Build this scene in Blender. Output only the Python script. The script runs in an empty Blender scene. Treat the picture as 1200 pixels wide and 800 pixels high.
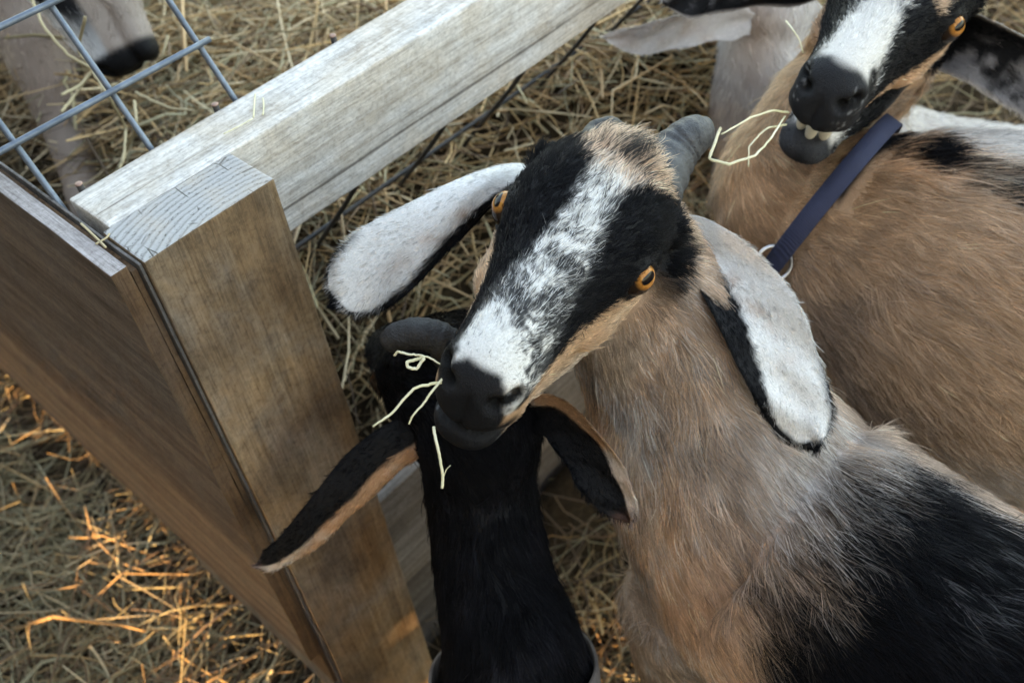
import bpy, bmesh, math, random
import numpy as np
from mathutils import Vector, Matrix

scene = bpy.context.scene
rad = math.radians
rng = np.random.default_rng(7)
random.seed(7)

# ------------------------------------------------------------------ camera
FPX = 1186.86                      # focal length in pixels of a 1200 px wide frame
RC = np.array([[0.66941052, -0.73692972, -0.09393696],
               [-0.57890385, -0.43820998, -0.68763533],
               [0.4655748, 0.51469079, -0.71995381]])     # world -> camera (right, down, forward)
CAM = np.array([0.0, 0.0, 1.0])
cam_data = bpy.data.cameras.new('camera')
cam = bpy.data.objects.new('camera', cam_data)
scene.collection.objects.link(cam)
M3 = RC.T @ np.diag([1, -1, -1])
cam.matrix_world = Matrix([list(M3[i]) + [float(CAM[i])] for i in range(3)] + [[0, 0, 0, 1]])
cam_data.sensor_width = 36.0
cam_data.lens = 36.0 * FPX / 1200
cam_data.clip_start = 0.02
cam_data.clip_end = 200
cam_data.dof.use_dof = True
cam_data.dof.focus_distance = 0.585
cam_data.dof.aperture_fstop = 9.0
scene.camera = cam

# ------------------------------------------------------------------ sky, sun, exposure
SUN_ELEV, SUN_AZ = rad(13), rad(188)          # azimuth: world angle of the direction towards the sun, from +X
world = bpy.data.worlds.new('World'); scene.world = world; world.use_nodes = True
wn = world.node_tree.nodes; wl = world.node_tree.links
bg = wn['Background']
sky = wn.new('ShaderNodeTexSky'); sky.sky_type = 'NISHITA'; sky.sun_disc = False
sky.sun_elevation = SUN_ELEV; sky.dust_density = 3.0; sky.ozone_density = .6
sky.sun_rotation = rad(90) - SUN_AZ
wl.new(sky.outputs[0], bg.inputs[0]); bg.inputs[1].default_value = 0.15
sd = bpy.data.lights.new('sun', 'SUN'); sd.energy = 3.0; sd.angle = rad(0.5); sd.color = (1.0, 0.66, 0.34)
sun = bpy.data.objects.new('sun', sd); scene.collection.objects.link(sun)
S = Vector((math.cos(SUN_ELEV) * math.cos(SUN_AZ), math.cos(SUN_ELEV) * math.sin(SUN_AZ), math.sin(SUN_ELEV)))
sun.rotation_euler = S.to_track_quat('Z', 'Y').to_euler()
scene.view_settings.view_transform = 'Standard'; scene.view_settings.look = 'None'
scene.view_settings.gamma = 1.0; scene.view_settings.exposure = 3.55
scene.view_settings.use_white_balance = True; scene.view_settings.white_balance_temperature = 8200; scene.view_settings.white_balance_tint = 10
scene.cycles.use_denoising = True
scene.cycles.max_bounces = 6
scene.cycles.diffuse_bounces = 3
scene.cycles.glossy_bounces = 3
scene.cycles.transparent_max_bounces = 4

# ------------------------------------------------------------------ helpers
def ray(u, v):
    return RC.T @ np.array([(u - 600) / FPX, (v - 400) / FPX, 1.0])
def W(u, v, d):                       # point seen at photo pixel (u, v), d metres along the optical axis
    return CAM + d * ray(u, v)
def WZ(u, v, z):                      # the same at height z
    r = ray(u, v); return CAM + r * ((z - 1.0) / r[2])
def WY(u, v, y):
    r = ray(u, v); return CAM + r * (y / r[1])
def proj(P):
    c = (P - CAM) @ RC.T
    return c[:, 0] / c[:, 2] * FPX + 600, c[:, 1] / c[:, 2] * FPX + 400, c[:, 2]
def nrm(a):
    return a / np.maximum(np.linalg.norm(a, axis=-1, keepdims=True), 1e-9)
def sstep(x, a, b):
    t = np.clip((x - a) / (b - a), 0, 1); return t * t * (3 - 2 * t)
def interp(x, xs, ys):
    return np.interp(x, xs, ys)
def noise3(P, freq, seed=0):          # value noise, -1..1
    Q = P * freq + seed * 17.31
    i = np.floor(Q).astype(np.int64); f = Q - i; f = f * f * (3 - 2 * f)
    out = 0
    for dx in (0, 1):
        for dy in (0, 1):
            for dz in (0, 1):
                h = ((i[:, 0] + dx) * 73856093) ^ ((i[:, 1] + dy) * 19349663) ^ ((i[:, 2] + dz) * 83492791) ^ (seed * 2654435)
                h = (h ^ (h >> 13)) * 1274126177
                h = (h ^ (h >> 16)) & 0xFFFF
                w = (f[:, 0] if dx else 1 - f[:, 0]) * (f[:, 1] if dy else 1 - f[:, 1]) * (f[:, 2] if dz else 1 - f[:, 2])
                out = out + w * (h / 32767.5 - 1)
    return out
def fbm(P, freq, seed=0):
    return noise3(P, freq, seed) * .6 + noise3(P, freq * 2.1, seed + 1) * .3 + noise3(P, freq * 4.3, seed + 2) * .15

def catmull(pts, n):
    pts = np.asarray(pts, float)
    if len(pts) == 2:
        t = np.linspace(0, 1, n)[:, None]; return pts[0] * (1 - t) + pts[1] * t
    p = np.vstack([2 * pts[0] - pts[1], pts, 2 * pts[-1] - pts[-2]])
    m = len(pts) - 1
    t = np.linspace(0, m, n); k = np.minimum(t.astype(int), m - 1); f = (t - k)[:, None]
    a, b, c, d = p[k], p[k + 1], p[k + 2], p[k + 3]
    return .5 * (2 * b + (c - a) * f + (2 * a - 5 * b + 4 * c - d) * f ** 2 + (3 * b - a - 3 * c + d) * f ** 3)

def mesh_obj(name, V, F, mat=None, parent=None, smooth=True, col=None):
    me = bpy.data.meshes.new(name)
    me.from_pydata([tuple(map(float, v)) for v in V], [], [tuple(map(int, f)) for f in F])
    if smooth:
        me.polygons.foreach_set('use_smooth', [True] * len(me.polygons))
    if col is not None:
        a = me.color_attributes.new('Col', 'FLOAT_COLOR', 'POINT')
        c4 = np.ones((len(V), 4), np.float32); c4[:, :3] = col
        a.data.foreach_set('color', c4.ravel())
    o = bpy.data.objects.new(name, me); scene.collection.objects.link(o)
    if mat: me.materials.append(mat)
    if parent: o.parent = parent
    return o
def big_mesh(name, V, F, mat, smooth=False, col=None):    # numpy arrays, F is an (n,k) array
    me = bpy.data.meshes.new(name)
    V = np.ascontiguousarray(V, np.float32); F = np.ascontiguousarray(F, np.int32)
    me.vertices.add(len(V)); me.vertices.foreach_set('co', V.ravel())
    k = F.shape[1]
    me.loops.add(F.size); me.loops.foreach_set('vertex_index', F.ravel())
    me.polygons.add(len(F)); me.polygons.foreach_set('loop_start', np.arange(0, F.size, k, dtype=np.int32))
    me.polygons.foreach_set('use_smooth', np.full(len(F), smooth))
    me.update(calc_edges=True)
    if col is not None:
        a = me.color_attributes.new('Col', 'FLOAT_COLOR', 'POINT')
        c4 = np.ones((len(V), 4), np.float32); c4[:, :3] = col
        a.data.foreach_set('color', c4.ravel())
    o = bpy.data.objects.new(name, me); scene.collection.objects.link(o)
    if mat: me.materials.append(mat)
    return o
def empty(name, loc, label, cat, group=None):
    o = bpy.data.objects.new(name, None); scene.collection.objects.link(o)
    o.empty_display_size = .05
    o.location = [float(c) for c in loc]; tag(o, label, cat, group)
    return o
def tag(o, label, cat, group=None):
    o['label'] = label; o['category'] = cat
    if group: o['group'] = group
    return o
def adopt(o, parent):                 # parent and keep world-space coordinates
    o.parent = parent; o.matrix_parent_inverse = Matrix.Translation(-parent.location)
    return o

def frames(C, up):
    T = np.gradient(C, axis=0); T = nrm(T)
    up = np.broadcast_to(np.asarray(up, float), C.shape)
    B = nrm(np.cross(T, up)); N = np.cross(B, T)
    return T, B, N                     # tangent, side, up-ish
def ring_faces(n, m, closed_ends=True):
    F = []
    for i in range(n - 1):
        for j in range(m):
            a = i * m + j; b = i * m + (j + 1) % m
            F.append((a, b, b + m, a + m))
    return F
def tube_mesh(C, ra, rb, up=(0, 0, 1), m=16):     # ra: side radius, rb: up radius
    C = np.asarray(C, float); n = len(C)
    T, B, N = frames(C, up)
    ra = np.broadcast_to(np.asarray(ra, float), (n,)); rb = np.broadcast_to(np.asarray(rb, float), (n,))
    th = np.linspace(0, 2 * np.pi, m, endpoint=False)
    V = (C[:, None, :] + (B * ra[:, None])[:, None, :] * np.cos(th)[None, :, None] + (N * rb[:, None])[:, None, :] * np.sin(th)[None, :, None]).reshape(-1, 3)
    F = ring_faces(n, m)
    V = np.vstack([V, C[0], C[-1]]); a, b = n * m, n * m + 1
    F += [(j, a, (j + 1) % m) for j in range(m)]
    F += [((n - 1) * m + (j + 1) % m, b, (n - 1) * m + j) for j in range(m)]
    return V, F
def ellipsoid(c, r, axes=None, nu=20, nv=12):
    A = np.eye(3) if axes is None else np.asarray(axes)
    V = []; 
    for i in range(1, nv):
        t = math.pi * i / nv
        for j in range(nu):
            p = 2 * math.pi * j / nu
            V.append((math.sin(t) * math.cos(p), math.sin(t) * math.sin(p), math.cos(t)))
    V = np.array(V + [(0, 0, 1), (0, 0, -1)]) * r
    F = ring_faces(nv - 1, nu); a = (nv - 1) * nu
    F = [tuple(reversed(f)) for f in F]
    F = [(f[3], f[2], f[1], f[0]) if False else f for f in F]
    F += [(a, (j + 1) % nu, j)[::-1] for j in range(nu)] + [(a + 1, (nv - 2) * nu + j, (nv - 2) * nu + (j + 1) % nu)[::-1] for j in range(nu)]
    return V @ A.T + np.asarray(c), F

# ------------------------------------------------------------------ materials
def new_mat(name):
    m = bpy.data.materials.new(name); m.use_nodes = True
    nt = m.node_tree; b = nt.nodes['Principled BSDF']
    return m, nt, b
def N_(nt, kind, **kw):
    n = nt.nodes.new(kind)
    for k, v in kw.items():
        if isinstance(k, str) and k.startswith('i_'):
            n.inputs[int(k[2:])].default_value = v
        else: setattr(n, k, v)
    return n
def ramp(nt, fac, stops, interp='LINEAR'):
    r = nt.nodes.new('ShaderNodeValToRGB'); e = r.color_ramp.elements
    r.color_ramp.interpolation = interp
    while len(e) < len(stops): e.new(.5)
    for k, (p, c) in enumerate(stops):
        e[k].position = p; e[k].color = (*c, 1) if len(c) == 3 else c
    nt.links.new(fac, r.inputs[0]); return r
def mixc(nt, fac, a, b, mode='MIX'):
    m = nt.nodes.new('ShaderNodeMix'); m.data_type = 'RGBA'; m.blend_type = mode
    for s, v in ((0, fac), (6, a), (7, b)):
        if hasattr(v, 'is_linked'): nt.links.new(v, m.inputs[s])
        elif isinstance(v, (int, float)): m.inputs[s].default_value = v
        else: m.inputs[s].default_value = (*v, 1)
    return m.outputs[2]
def mapped(nt, scale, rot=(0, 0, 0), loc=(0, 0, 0)):
    tc = nt.nodes.new('ShaderNodeTexCoord'); mp = nt.nodes.new('ShaderNodeMapping')
    mp.inputs['Scale'].default_value = scale; mp.inputs['Rotation'].default_value = rot; mp.inputs['Location'].default_value = loc
    nt.links.new(tc.outputs['Object'], mp.inputs[0]); return mp.outputs[0]
def noise(nt, vec, scale, detail=6, rough=.6, dist=0):
    n = nt.nodes.new('ShaderNodeTexNoise'); n.inputs['Scale'].default_value = scale; n.inputs['Detail'].default_value = detail
    n.inputs['Roughness'].default_value = rough; n.inputs['Distortion'].default_value = dist
    nt.links.new(vec, n.inputs['Vector']); return n.outputs['Fac']
def bump(nt, b, h, strength, dist=.002):
    n = nt.nodes.new('ShaderNodeBump'); n.inputs['Strength'].default_value = strength; n.inputs['Distance'].default_value = dist
    nt.links.new(h, n.inputs['Height']); nt.links.new(n.outputs[0], b.inputs['Normal'])
def math_(nt, op, a, b=None, clamp=False):
    n = nt.nodes.new('ShaderNodeMath'); n.operation = op; n.use_clamp = clamp
    for k, v in enumerate((a, b)):
        if v is None: continue
        if hasattr(v, 'is_linked'): nt.links.new(v, n.inputs[k])
        else: n.inputs[k].default_value = v
    return n.outputs[0]

def wood_mat(name, axis, light, mid, dark, blotch=None, blotch_amt=.5, seed=0, crack=.5, fine=1.0, stain=None):
    """sawn weathered wood; axis is the grain direction in object space"""
    m, nt, b = new_mat(name)
    sc = [1, 1, 1]; sc[axis] = .045
    v = mapped(nt, sc, loc=(seed * 1.7, seed * .9, seed * 2.3))
    sc2 = [1, 1, 1]; sc2[axis] = .006
    v2 = mapped(nt, sc2, loc=(seed, seed * 2.1, seed * .4))
    vb = mapped(nt, (1, 1, 1), loc=(seed * 3.1, 0, seed))
    g1 = noise(nt, v, 90 * fine, 8, .65, .3)
    g2 = noise(nt, v2, 120 * fine, 6, .62, .5)
    sc3 = [1, 1, 1]; sc3[axis] = .06
    g3 = noise(nt, mapped(nt, sc3, loc=(seed, seed, seed)), 520, 4, .7)
    bl = noise(nt, vb, 11, 6, .62, .4)
    c = ramp(nt, g2, [(.3, dark), (.45, mid), (.62, light)]).outputs[0]
    c = mixc(nt, ramp(nt, g1, [(.25, (1, 1, 1)), (.5, (0, 0, 0))]).outputs[0], c, tuple(x * .62 for x in mid))
    if blotch:
        f = ramp(nt, bl, [(.42, (0, 0, 0)), (.62, (1, 1, 1))]).outputs[0]
        f = math_(nt, 'MULTIPLY', f, blotch_amt)
        c = mixc(nt, f, c, blotch)
    if stain:                      # rubbed-in grime patches: (colour, noise scale, threshold, amount)
        for k, (sc_, scl, th, am) in enumerate(stain):
            vv = mapped(nt, (1, 1, .55), loc=(seed + k * 3.3, k * 1.9, seed * 2 + k))
            f = ramp(nt, noise(nt, vv, scl, 7, .62, .6), [(th - .06, (0, 0, 0)), (th + .12, (1, 1, 1))]).outputs[0]
            c = mixc(nt, math_(nt, 'MULTIPLY', f, am), c, sc_)
    ck = ramp(nt, g2, [(.315, (1, 1, 1)), (.335, (0, 0, 0))]).outputs[0]
    c = mixc(nt, math_(nt, 'MULTIPLY', ck, crack), c, tuple(x * .3 for x in dark))
    c = mixc(nt, .6, c, ramp(nt, g3, [(.34, (.45, .44, .43)), (.56, (1.05, 1.05, 1.05))]).outputs[0], 'MULTIPLY')
    iso = noise(nt, vb, 260, 6, .75); iso2 = noise(nt, vb, 45, 5, .7, 1.0)
    c = mixc(nt, .75, c, ramp(nt, iso, [(.34, (.62, .6, .58)), (.5, (1, 1, 1)), (.7, (1.14, 1.14, 1.14))]).outputs[0], 'MULTIPLY')
    c = mixc(nt, .8, c, ramp(nt, iso2, [(.3, (.72, .69, .66)), (.55, (1, 1, 1))]).outputs[0], 'MULTIPLY')
    nt.links.new(c, b.inputs['Base Color'])
    b.inputs['Roughness'].default_value = .85; b.inputs['Specular IOR Level'].default_value = .25
    h = math_(nt, 'ADD', math_(nt, 'MULTIPLY', g1, .8), math_(nt, 'ADD', math_(nt, 'MULTIPLY', g3, .45), math_(nt, 'MULTIPLY', iso, .5)))
    h = math_(nt, 'SUBTRACT', h, math_(nt, 'MULTIPLY', ck, .9 * crack))
    bump(nt, b, h, .75, .0016)
    return m

def fur_mat(name, rough=.38):
    m, nt, b = new_mat(name); nt.nodes.remove(b)
    out = nt.nodes['Material Output']
    a = N_(nt, 'ShaderNodeAttribute', attribute_name='fcol')
    h = nt.nodes.new('ShaderNodeBsdfHairPrincipled'); h.parametrization = 'COLOR'
    h.inputs['Roughness'].default_value = rough; h.inputs['Radial Roughness'].default_value = .45
    h.inputs['Coat'].default_value = .0; h.inputs['IOR'].default_value = 1.32
    h.inputs['Random Roughness'].default_value = .2
    nt.links.new(a.outputs['Color'], h.inputs['Color'])
    d = nt.nodes.new('ShaderNodeBsdfDiffuse'); nt.links.new(a.outputs['Color'], d.inputs['Color'])
    mx = nt.nodes.new('ShaderNodeMixShader'); mx.inputs[0].default_value = .45
    bw = nt.nodes.new('ShaderNodeRGBToBW'); nt.links.new(a.outputs['Color'], bw.inputs[0])
    nt.links.new(ramp(nt, bw.outputs[0], [(.004, (.86, .86, .86)), (.06, (.42, .42, .42))]).outputs[0], mx.inputs[0])   # black hair is duller
    nt.links.new(h.outputs[0], mx.inputs[1]); nt.links.new(d.outputs[0], mx.inputs[2])
    nt.links.new(mx.outputs[0], out.inputs[0]); return m
def skin_mat(name):
    m, nt, b = new_mat(name)
    a = N_(nt, 'ShaderNodeAttribute', attribute_name='Col')
    v = mapped(nt, (1, 1, 1))
    n = noise(nt, v, 900, 4, .7)
    n2 = noise(nt, v, 220, 4, .6)
    c = mixc(nt, .5, a.outputs['Color'], ramp(nt, n, [(.3, (.5, .5, .5)), (.65, (1.1, 1.1, 1.1))]).outputs[0], 'MULTIPLY')
    nt.links.new(c, b.inputs['Base Color']); b.inputs['Roughness'].default_value = .55
    b.inputs['Specular IOR Level'].default_value = .14
    bump(nt, b, math_(nt, 'ADD', n, n2), .7, .0014)
    return m
MAT_FUR = fur_mat('goat_hair'); MAT_SKIN = skin_mat('goat_skin')
def horn_mat(name, c1, c2):
    m, nt, b = new_mat(name)
    v = mapped(nt, (1, 1, 1)); n = noise(nt, v, 130, 6, .65, .5); n2 = noise(nt, v, 700, 3, .6)
    nt.links.new(ramp(nt, n, [(.3, c1), (.7, c2)]).outputs[0], b.inputs['Base Color'])
    b.inputs['Roughness'].default_value = .55
    bump(nt, b, math_(nt, 'ADD', n, math_(nt, 'MULTIPLY', n2, .6)), .8, .002); return m
MAT_HORN = horn_mat('horn_keratin', (.010, .010, .012), (.055, .054, .056))
MAT_HORN_DARK = horn_mat('dark_horn_keratin', (.006, .006, .007), (.026, .025, .025))
def eye_mat(name, ca, cb):
    # object space of an eye: z out of the eye, x along the slit of the pupil
    m, nt, b = new_mat(name)
    tc = nt.nodes.new('ShaderNodeTexCoord'); sx = nt.nodes.new('ShaderNodeSeparateXYZ'); nt.links.new(tc.outputs['Object'], sx.inputs[0])
    x = math_(nt, 'ABSOLUTE', sx.outputs[0]); y = math_(nt, 'ABSOLUTE', sx.outputs[1])
    rr = math_(nt, 'SQRT', math_(nt, 'ADD', math_(nt, 'POWER', x, 2), math_(nt, 'POWER', y, 2)))
    vn = noise(nt, tc.outputs['Object'], 6, 5, .6)
    iris = ramp(nt, vn, [(.35, ca), (.6, cb)]).outputs[0]
    rim = ramp(nt, rr, [(.48, (0, 0, 0)), (.66, (1, 1, 1))]).outputs[0]
    c = mixc(nt, rim, iris, (.02, .012, .008))
    pe = math_(nt, 'ADD', math_(nt, 'POWER', math_(nt, 'DIVIDE', x, .44), 2.6), math_(nt, 'POWER', math_(nt, 'DIVIDE', y, .23), 2.6))
    c = mixc(nt, ramp(nt, pe, [(.75, (1, 1, 1)), (1.0, (0, 0, 0))]).outputs[0], c, (.004, .004, .005))
    nt.links.new(c, b.inputs['Base Color']); b.inputs['Roughness'].default_value = .09; b.inputs['Specular IOR Level'].default_value = .16
    b.inputs['Coat Weight'].default_value = .12; b.inputs['Coat Roughness'].default_value = .02
    return m
MAT_EYE = eye_mat('goat_eye', (.24, .085, .016), (.42, .18, .04)); MAT_EYE_DARK = eye_mat('dark_goat_eye', (.02, .012, .008), (.05, .025, .012))

FUR = (230000, 170000, 60000, 26000, 14000)
GZ = -.16
# ------------------------------------------------------------------ ground
def hay_h(x, y):
    h = np.full_like(x, GZ)
    h = h + .06 * sstep(x, .30, .22)                                            # trodden hay outside the panel
    h = h + (.50 * sstep(y, .585, .76)) * sstep(x, .22, .42) * (y > .55)          # the heap behind the rail
    h = h + .12 * sstep(y, .36, .52) * sstep(x, .3, .45) * (y <= .55) + .24 * sstep(x, .60, .85) * sstep(y, .25, .52) * (y <= .55)
    h = h + .36 * sstep(x, .60, .85) * (y > .55) * sstep(y, .86, .55)
    h = np.minimum(h, .34)
    P = np.stack([x, y, x * 0], 1)
    return h + .022 * noise3(P, 7, 5) + .012 * noise3(P, 19, 6)
gm, nt, b = new_mat('litter_soil')
v = mapped(nt, (1, 1, 1)); n1 = noise(nt, v, 9, 8, .65); n2 = noise(nt, v, 140, 6, .7)
c = ramp(nt, n1, [(.3, (.030, .021, .014)), (.5, (.060, .043, .027)), (.7, (.11, .083, .05))]).outputs[0]
c = mixc(nt, .7, c, ramp(nt, n2, [(.3, (.35, .33, .3)), (.7, (1.3, 1.25, 1.1))]).outputs[0], 'MULTIPLY')
nt.links.new(c, b.inputs['Base Color']); b.inputs['Roughness'].default_value = .95; b.inputs['Specular IOR Level'].default_value = .1
bump(nt, b, math_(nt, 'ADD', n2, n1), .8, .012)
gx = np.concatenate([[-60, -25, -10, -4], np.arange(-2, 3.6, .025), [5, 10, 25, 60]])
gy = np.concatenate([[-60, -25, -10, -4], np.arange(-1.2, 4.2, .025), [6, 12, 25, 60]])
GX, GY = np.meshgrid(gx, gy, indexing='ij'); H = hay_h(GX.ravel(), GY.ravel()) - .012
nxg, nyg = len(gx), len(gy)
ii, jj = np.meshgrid(np.arange(nxg - 1), np.arange(nyg - 1), indexing='ij'); a0 = (ii * nyg + jj).ravel()
ground = big_mesh('ground', np.stack([GX.ravel(), GY.ravel(), H], 1), np.stack([a0, a0 + nyg, a0 + nyg + 1, a0 + 1], 1), gm, True)
ground['kind'] = 'structure'

# ------------------------------------------------------------------ hay
hm, nt, b = new_mat('dry_hay')
a = N_(nt, 'ShaderNodeAttribute', attribute_name='Col')
nt.links.new(a.outputs['Color'], b.inputs['Base Color']); b.inputs['Roughness'].default_value = .6
b.inputs['Specular IOR Level'].default_value = .3
MAT_HAY = hm
HAYC = 1.15 * np.array([(.38, .255, .125), (.30, .195, .10), (.25, .205, .115), (.46, .365, .23), (.18, .118, .07), (.30, .265, .165), (.105, .07, .046)])
def strands(root, L, az, pitch, rad_, curl, col, r, K=6, flat=None):
    """three-sided bent stalks; arrays over n strands"""
    n = len(L); s = np.linspace(-.5, .5, K)
    d = np.stack([np.cos(az) * np.cos(pitch), np.sin(az) * np.cos(pitch), np.sin(pitch)], 1)
    side = np.stack([-np.sin(az), np.cos(az), 0 * az], 1); upv = np.cross(d, side)
    bend = side * curl[:, :1] + upv * curl[:, 1:]
    kink = r.normal(0, .05, (n, K, 3)) * (r.random((n, 1, 1)) < .35)
    C = root[:, None] + L[:, None, None] * (d[:, None] * s[None, :, None] + bend[:, None] * ((s ** 2) - .08)[None, :, None] + kink * .8)
    V = []
    fl = r.uniform(.35, 1.0, n) if flat is None else flat
    ro = r.uniform(0, np.pi, n)
    e1 = side * np.cos(ro)[:, None] + upv * np.sin(ro)[:, None]; e2 = upv * np.cos(ro)[:, None] - side * np.sin(ro)[:, None]
    prof = np.array([.8, 1, 1, 1, .9, .5]) if K == 6 else np.ones(K)
    for k in range(3):
        t = 2 * np.pi * k / 3
        V.append(C + (e1 * math.cos(t) + e2 * (fl * math.sin(t))[:, None])[:, None] * (rad_[:, None] * prof[None])[:, :, None])
    V = np.stack(V, 2)                         # n, K, 3, xyz
    base = (np.arange(n) * K * 3)[:, None, None]
    i = np.arange(K - 1)[None, :, None]; k = np.arange(3)[None, None, :]; k2 = (k + 1) % 3
    F = np.stack([base + i * 3 + k, base + i * 3 + k2, base + (i + 1) * 3 + k2, base + (i + 1) * 3 + k], -1).reshape(-1, 4)
    cc = np.repeat(col, K * 3, 0)
    return V.reshape(-1, 3), F, cc
def hay_bed(name, region, n, seed, lift, pal_w, bright, label, clump=.5, rscale=1.0):
    r = np.random.default_rng(seed)
    x0, x1, y0, y1 = region
    x = r.uniform(x0, x1, n * 2); y = r.uniform(y0, y1, n * 2)
    z = hay_h(x, y); P = np.stack([x, y, z], 1)
    u, v, d = proj(P)
    ok = (d > .2) & (u > -140) & (u < 1340) & (v > -140) & (v < 940) & (noise3(P, 5, seed) * .5 + noise3(P, 16, seed + 1) * .5 + r.random(n * 2) * 1.6 > clump)
    ok &= ~((y > .48) & (y < .60) & (x > .15) & (x < .62)) & ~((x > .12) & (x < .17) & (y > .48))
    P = P[ok][:n]; m = len(P)
    L = r.uniform(.04, .19, m) * np.where(r.random(m) < .15, 1.5, 1); az = noise3(P, 6, seed + 3) * 3 + r.uniform(-1.6, 1.6, m)
    P[:, 2] += np.abs(r.normal(0, lift, m)) + .001
    pitch = r.normal(0, .16, m)
    curl = r.normal(0, .35, (m, 2)); 
    rad_ = np.exp(r.normal(np.log(.00095), .32, m)) * rscale
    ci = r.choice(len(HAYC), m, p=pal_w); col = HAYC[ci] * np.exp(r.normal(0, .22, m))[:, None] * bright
    V, F, cc = strands(P, L, az, pitch, rad_, curl, col, r)
    o = big_mesh(name, V, F, MAT_HAY, True, cc)
    o['kind'] = 'stuff'; tag(o, label, 'hay'); return o
hay_bed('hay', (.37, 2.4, .58, 2.3), 30000, 3, .022, (.24, .2, .14, .18, .12, .1, .02), 1.25, 'golden loose hay heaped behind the top rail', .25, 1.45)
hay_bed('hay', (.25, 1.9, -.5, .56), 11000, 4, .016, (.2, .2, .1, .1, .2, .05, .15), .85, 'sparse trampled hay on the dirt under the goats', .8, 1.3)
hay_bed('straw_litter', (-.9, .155, -.2, 2.0), 17000, 5, .014, (.06, .10, .27, .13, .13, .26, .05), .95, 'grey green straw litter on the ground outside the board panel', .35, 1.35)
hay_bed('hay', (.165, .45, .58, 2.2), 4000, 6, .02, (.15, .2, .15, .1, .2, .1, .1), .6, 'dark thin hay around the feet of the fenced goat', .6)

# ------------------------------------------------------------------ fence
WOOD_RAIL = wood_mat('weathered_rail_wood', 0, (.69, .675, .66), (.60, .575, .545), (.42, .385, .35), blotch=(.52, .42, .31), blotch_amt=.5, seed=1.0, crack=.7)
WOOD_POST = wood_mat('stained_post_wood', 2, (.40, .285, .18), (.28, .185, .105), (.16, .098, .055), blotch=(.33, .30, .27), blotch_amt=.65, seed=3.0, crack=.12, fine=.7, stain=[((.12, .078, .045), 8, .51, .75), ((.07, .057, .048), 12, .55, .75), ((.30, .18, .09), 16, .52, .6)])
WOOD_PANEL = wood_mat('dark_board_wood', 1, (.185, .138, .108), (.125, .089, .068), (.06, .042, .032), blotch=(.145, .122, .108), blotch_amt=.5, seed=5.0, crack=.6, fine=.5)
WOOD_EDGE = wood_mat('grey_plywood_edge', 1, (.42, .39, .39), (.30, .27, .265), (.12, .10, .095), blotch=(.36, .33, .33), blotch_amt=.5, seed=6.0, crack=1.0, fine=2.2)
WOOD_RUST = wood_mat('brown_board_end', 2, (.15, .085, .042), (.10, .056, .03), (.05, .03, .02), blotch=(.12, .09, .07), blotch_amt=.6, seed=7.0, crack=.5)
WOOD_LOW = wood_mat('grey_kickboard_wood', 0, (.34, .30, .27), (.26, .22, .19), (.16, .13, .11), blotch=(.20, .15, .11), blotch_amt=.5, seed=8.0, crack=.4)
WOOD_WALL = wood_mat('sun_block_wood', 1, (.25, .2, .15), (.2, .15, .11), (.12, .09, .06), seed=9.0)
def end_grain():
    m, nt, b = new_mat('post_end_grain')
    tc = nt.nodes.new('ShaderNodeTexCoord'); mp = nt.nodes.new('ShaderNodeMapping')
    mp.inputs['Location'].default_value = (-.232, -.468, 0); nt.links.new(tc.outputs['Object'], mp.inputs[0])   # pith of the tree, outside the board
    vm = nt.nodes.new('ShaderNodeVectorMath'); vm.operation = 'MULTIPLY'; vm.inputs[1].default_value = (.62, 1, 0); nt.links.new(mp.outputs[0], vm.inputs[0])
    ln = nt.nodes.new('ShaderNodeVectorMath'); ln.operation = 'LENGTH'; nt.links.new(vm.outputs[0], ln.inputs[0])
    nv = noise(nt, tc.outputs['Object'], 60, 4, .5)
    d = math_(nt, 'ADD', ln.outputs['Value'], math_(nt, 'MULTIPLY', nv, .004))
    w = math_(nt, 'FRACT', math_(nt, 'MULTIPLY', d, 215))
    ringc = ramp(nt, w, [(0, (.20, .195, .19)), (.2, (.31, .305, .30)), (.7, (.36, .355, .35)), (.93, (.27, .262, .255)), (1, (.19, .185, .18))]).outputs[0]
    # pores: short dark dashes along the rings and a few radial checks
    n2 = noise(nt, mapped(nt, (1, 1.6, 1)), 420, 3, .6)
    dash = math_(nt, 'MULTIPLY', ramp(nt, n2, [(.36, (1, 1, 1)), (.42, (0, 0, 0))]).outputs[0], ramp(nt, w, [(.0, (1, 1, 1)), (.3, (.6, .6, .6)), (.45, (0, 0, 0)), (.85, (.0, .0, .0)), (1, (1, 1, 1))]).outputs[0])
    vr = nt.nodes.new('ShaderNodeTexVoronoi'); vr.feature = 'DISTANCE_TO_EDGE'; vr.inputs['Scale'].default_value = 38
    nt.links.new(mapped(nt, (1, .55, 1)), vr.inputs['Vector'])
    chk = math_(nt, 'MULTIPLY', ramp(nt, vr.outputs['Distance'], [(.0, (1, 1, 1)), (.022, (0, 0, 0))]).outputs[0], ramp(nt, noise(nt, tc.outputs['Object'], 45, 2), [(.48, (0, 0, 0)), (.56, (1, 1, 1))]).outputs[0])
    c = mixc(nt, math_(nt, 'MULTIPLY', dash, .8), ringc, (.06, .055, .05)); c = mixc(nt, math_(nt, 'MULTIPLY', chk, .85), c, (.04, .035, .03))
    c = mixc(nt, ramp(nt, noise(nt, tc.outputs['Object'], 25, 5), [(.45, (0, 0, 0)), (.7, (.5, .5, .5))]).outputs[0], c, (.44, .36, .28))
    nt.links.new(c, b.inputs['Base Color']); b.inputs['Roughness'].default_value = .9
    h = math_(nt, 'SUBTRACT', math_(nt, 'MULTIPLY', n2, .5), math_(nt, 'ADD', dash, chk)); bump(nt, b, h, .7, .0015)
    return m
END = end_grain()
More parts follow.
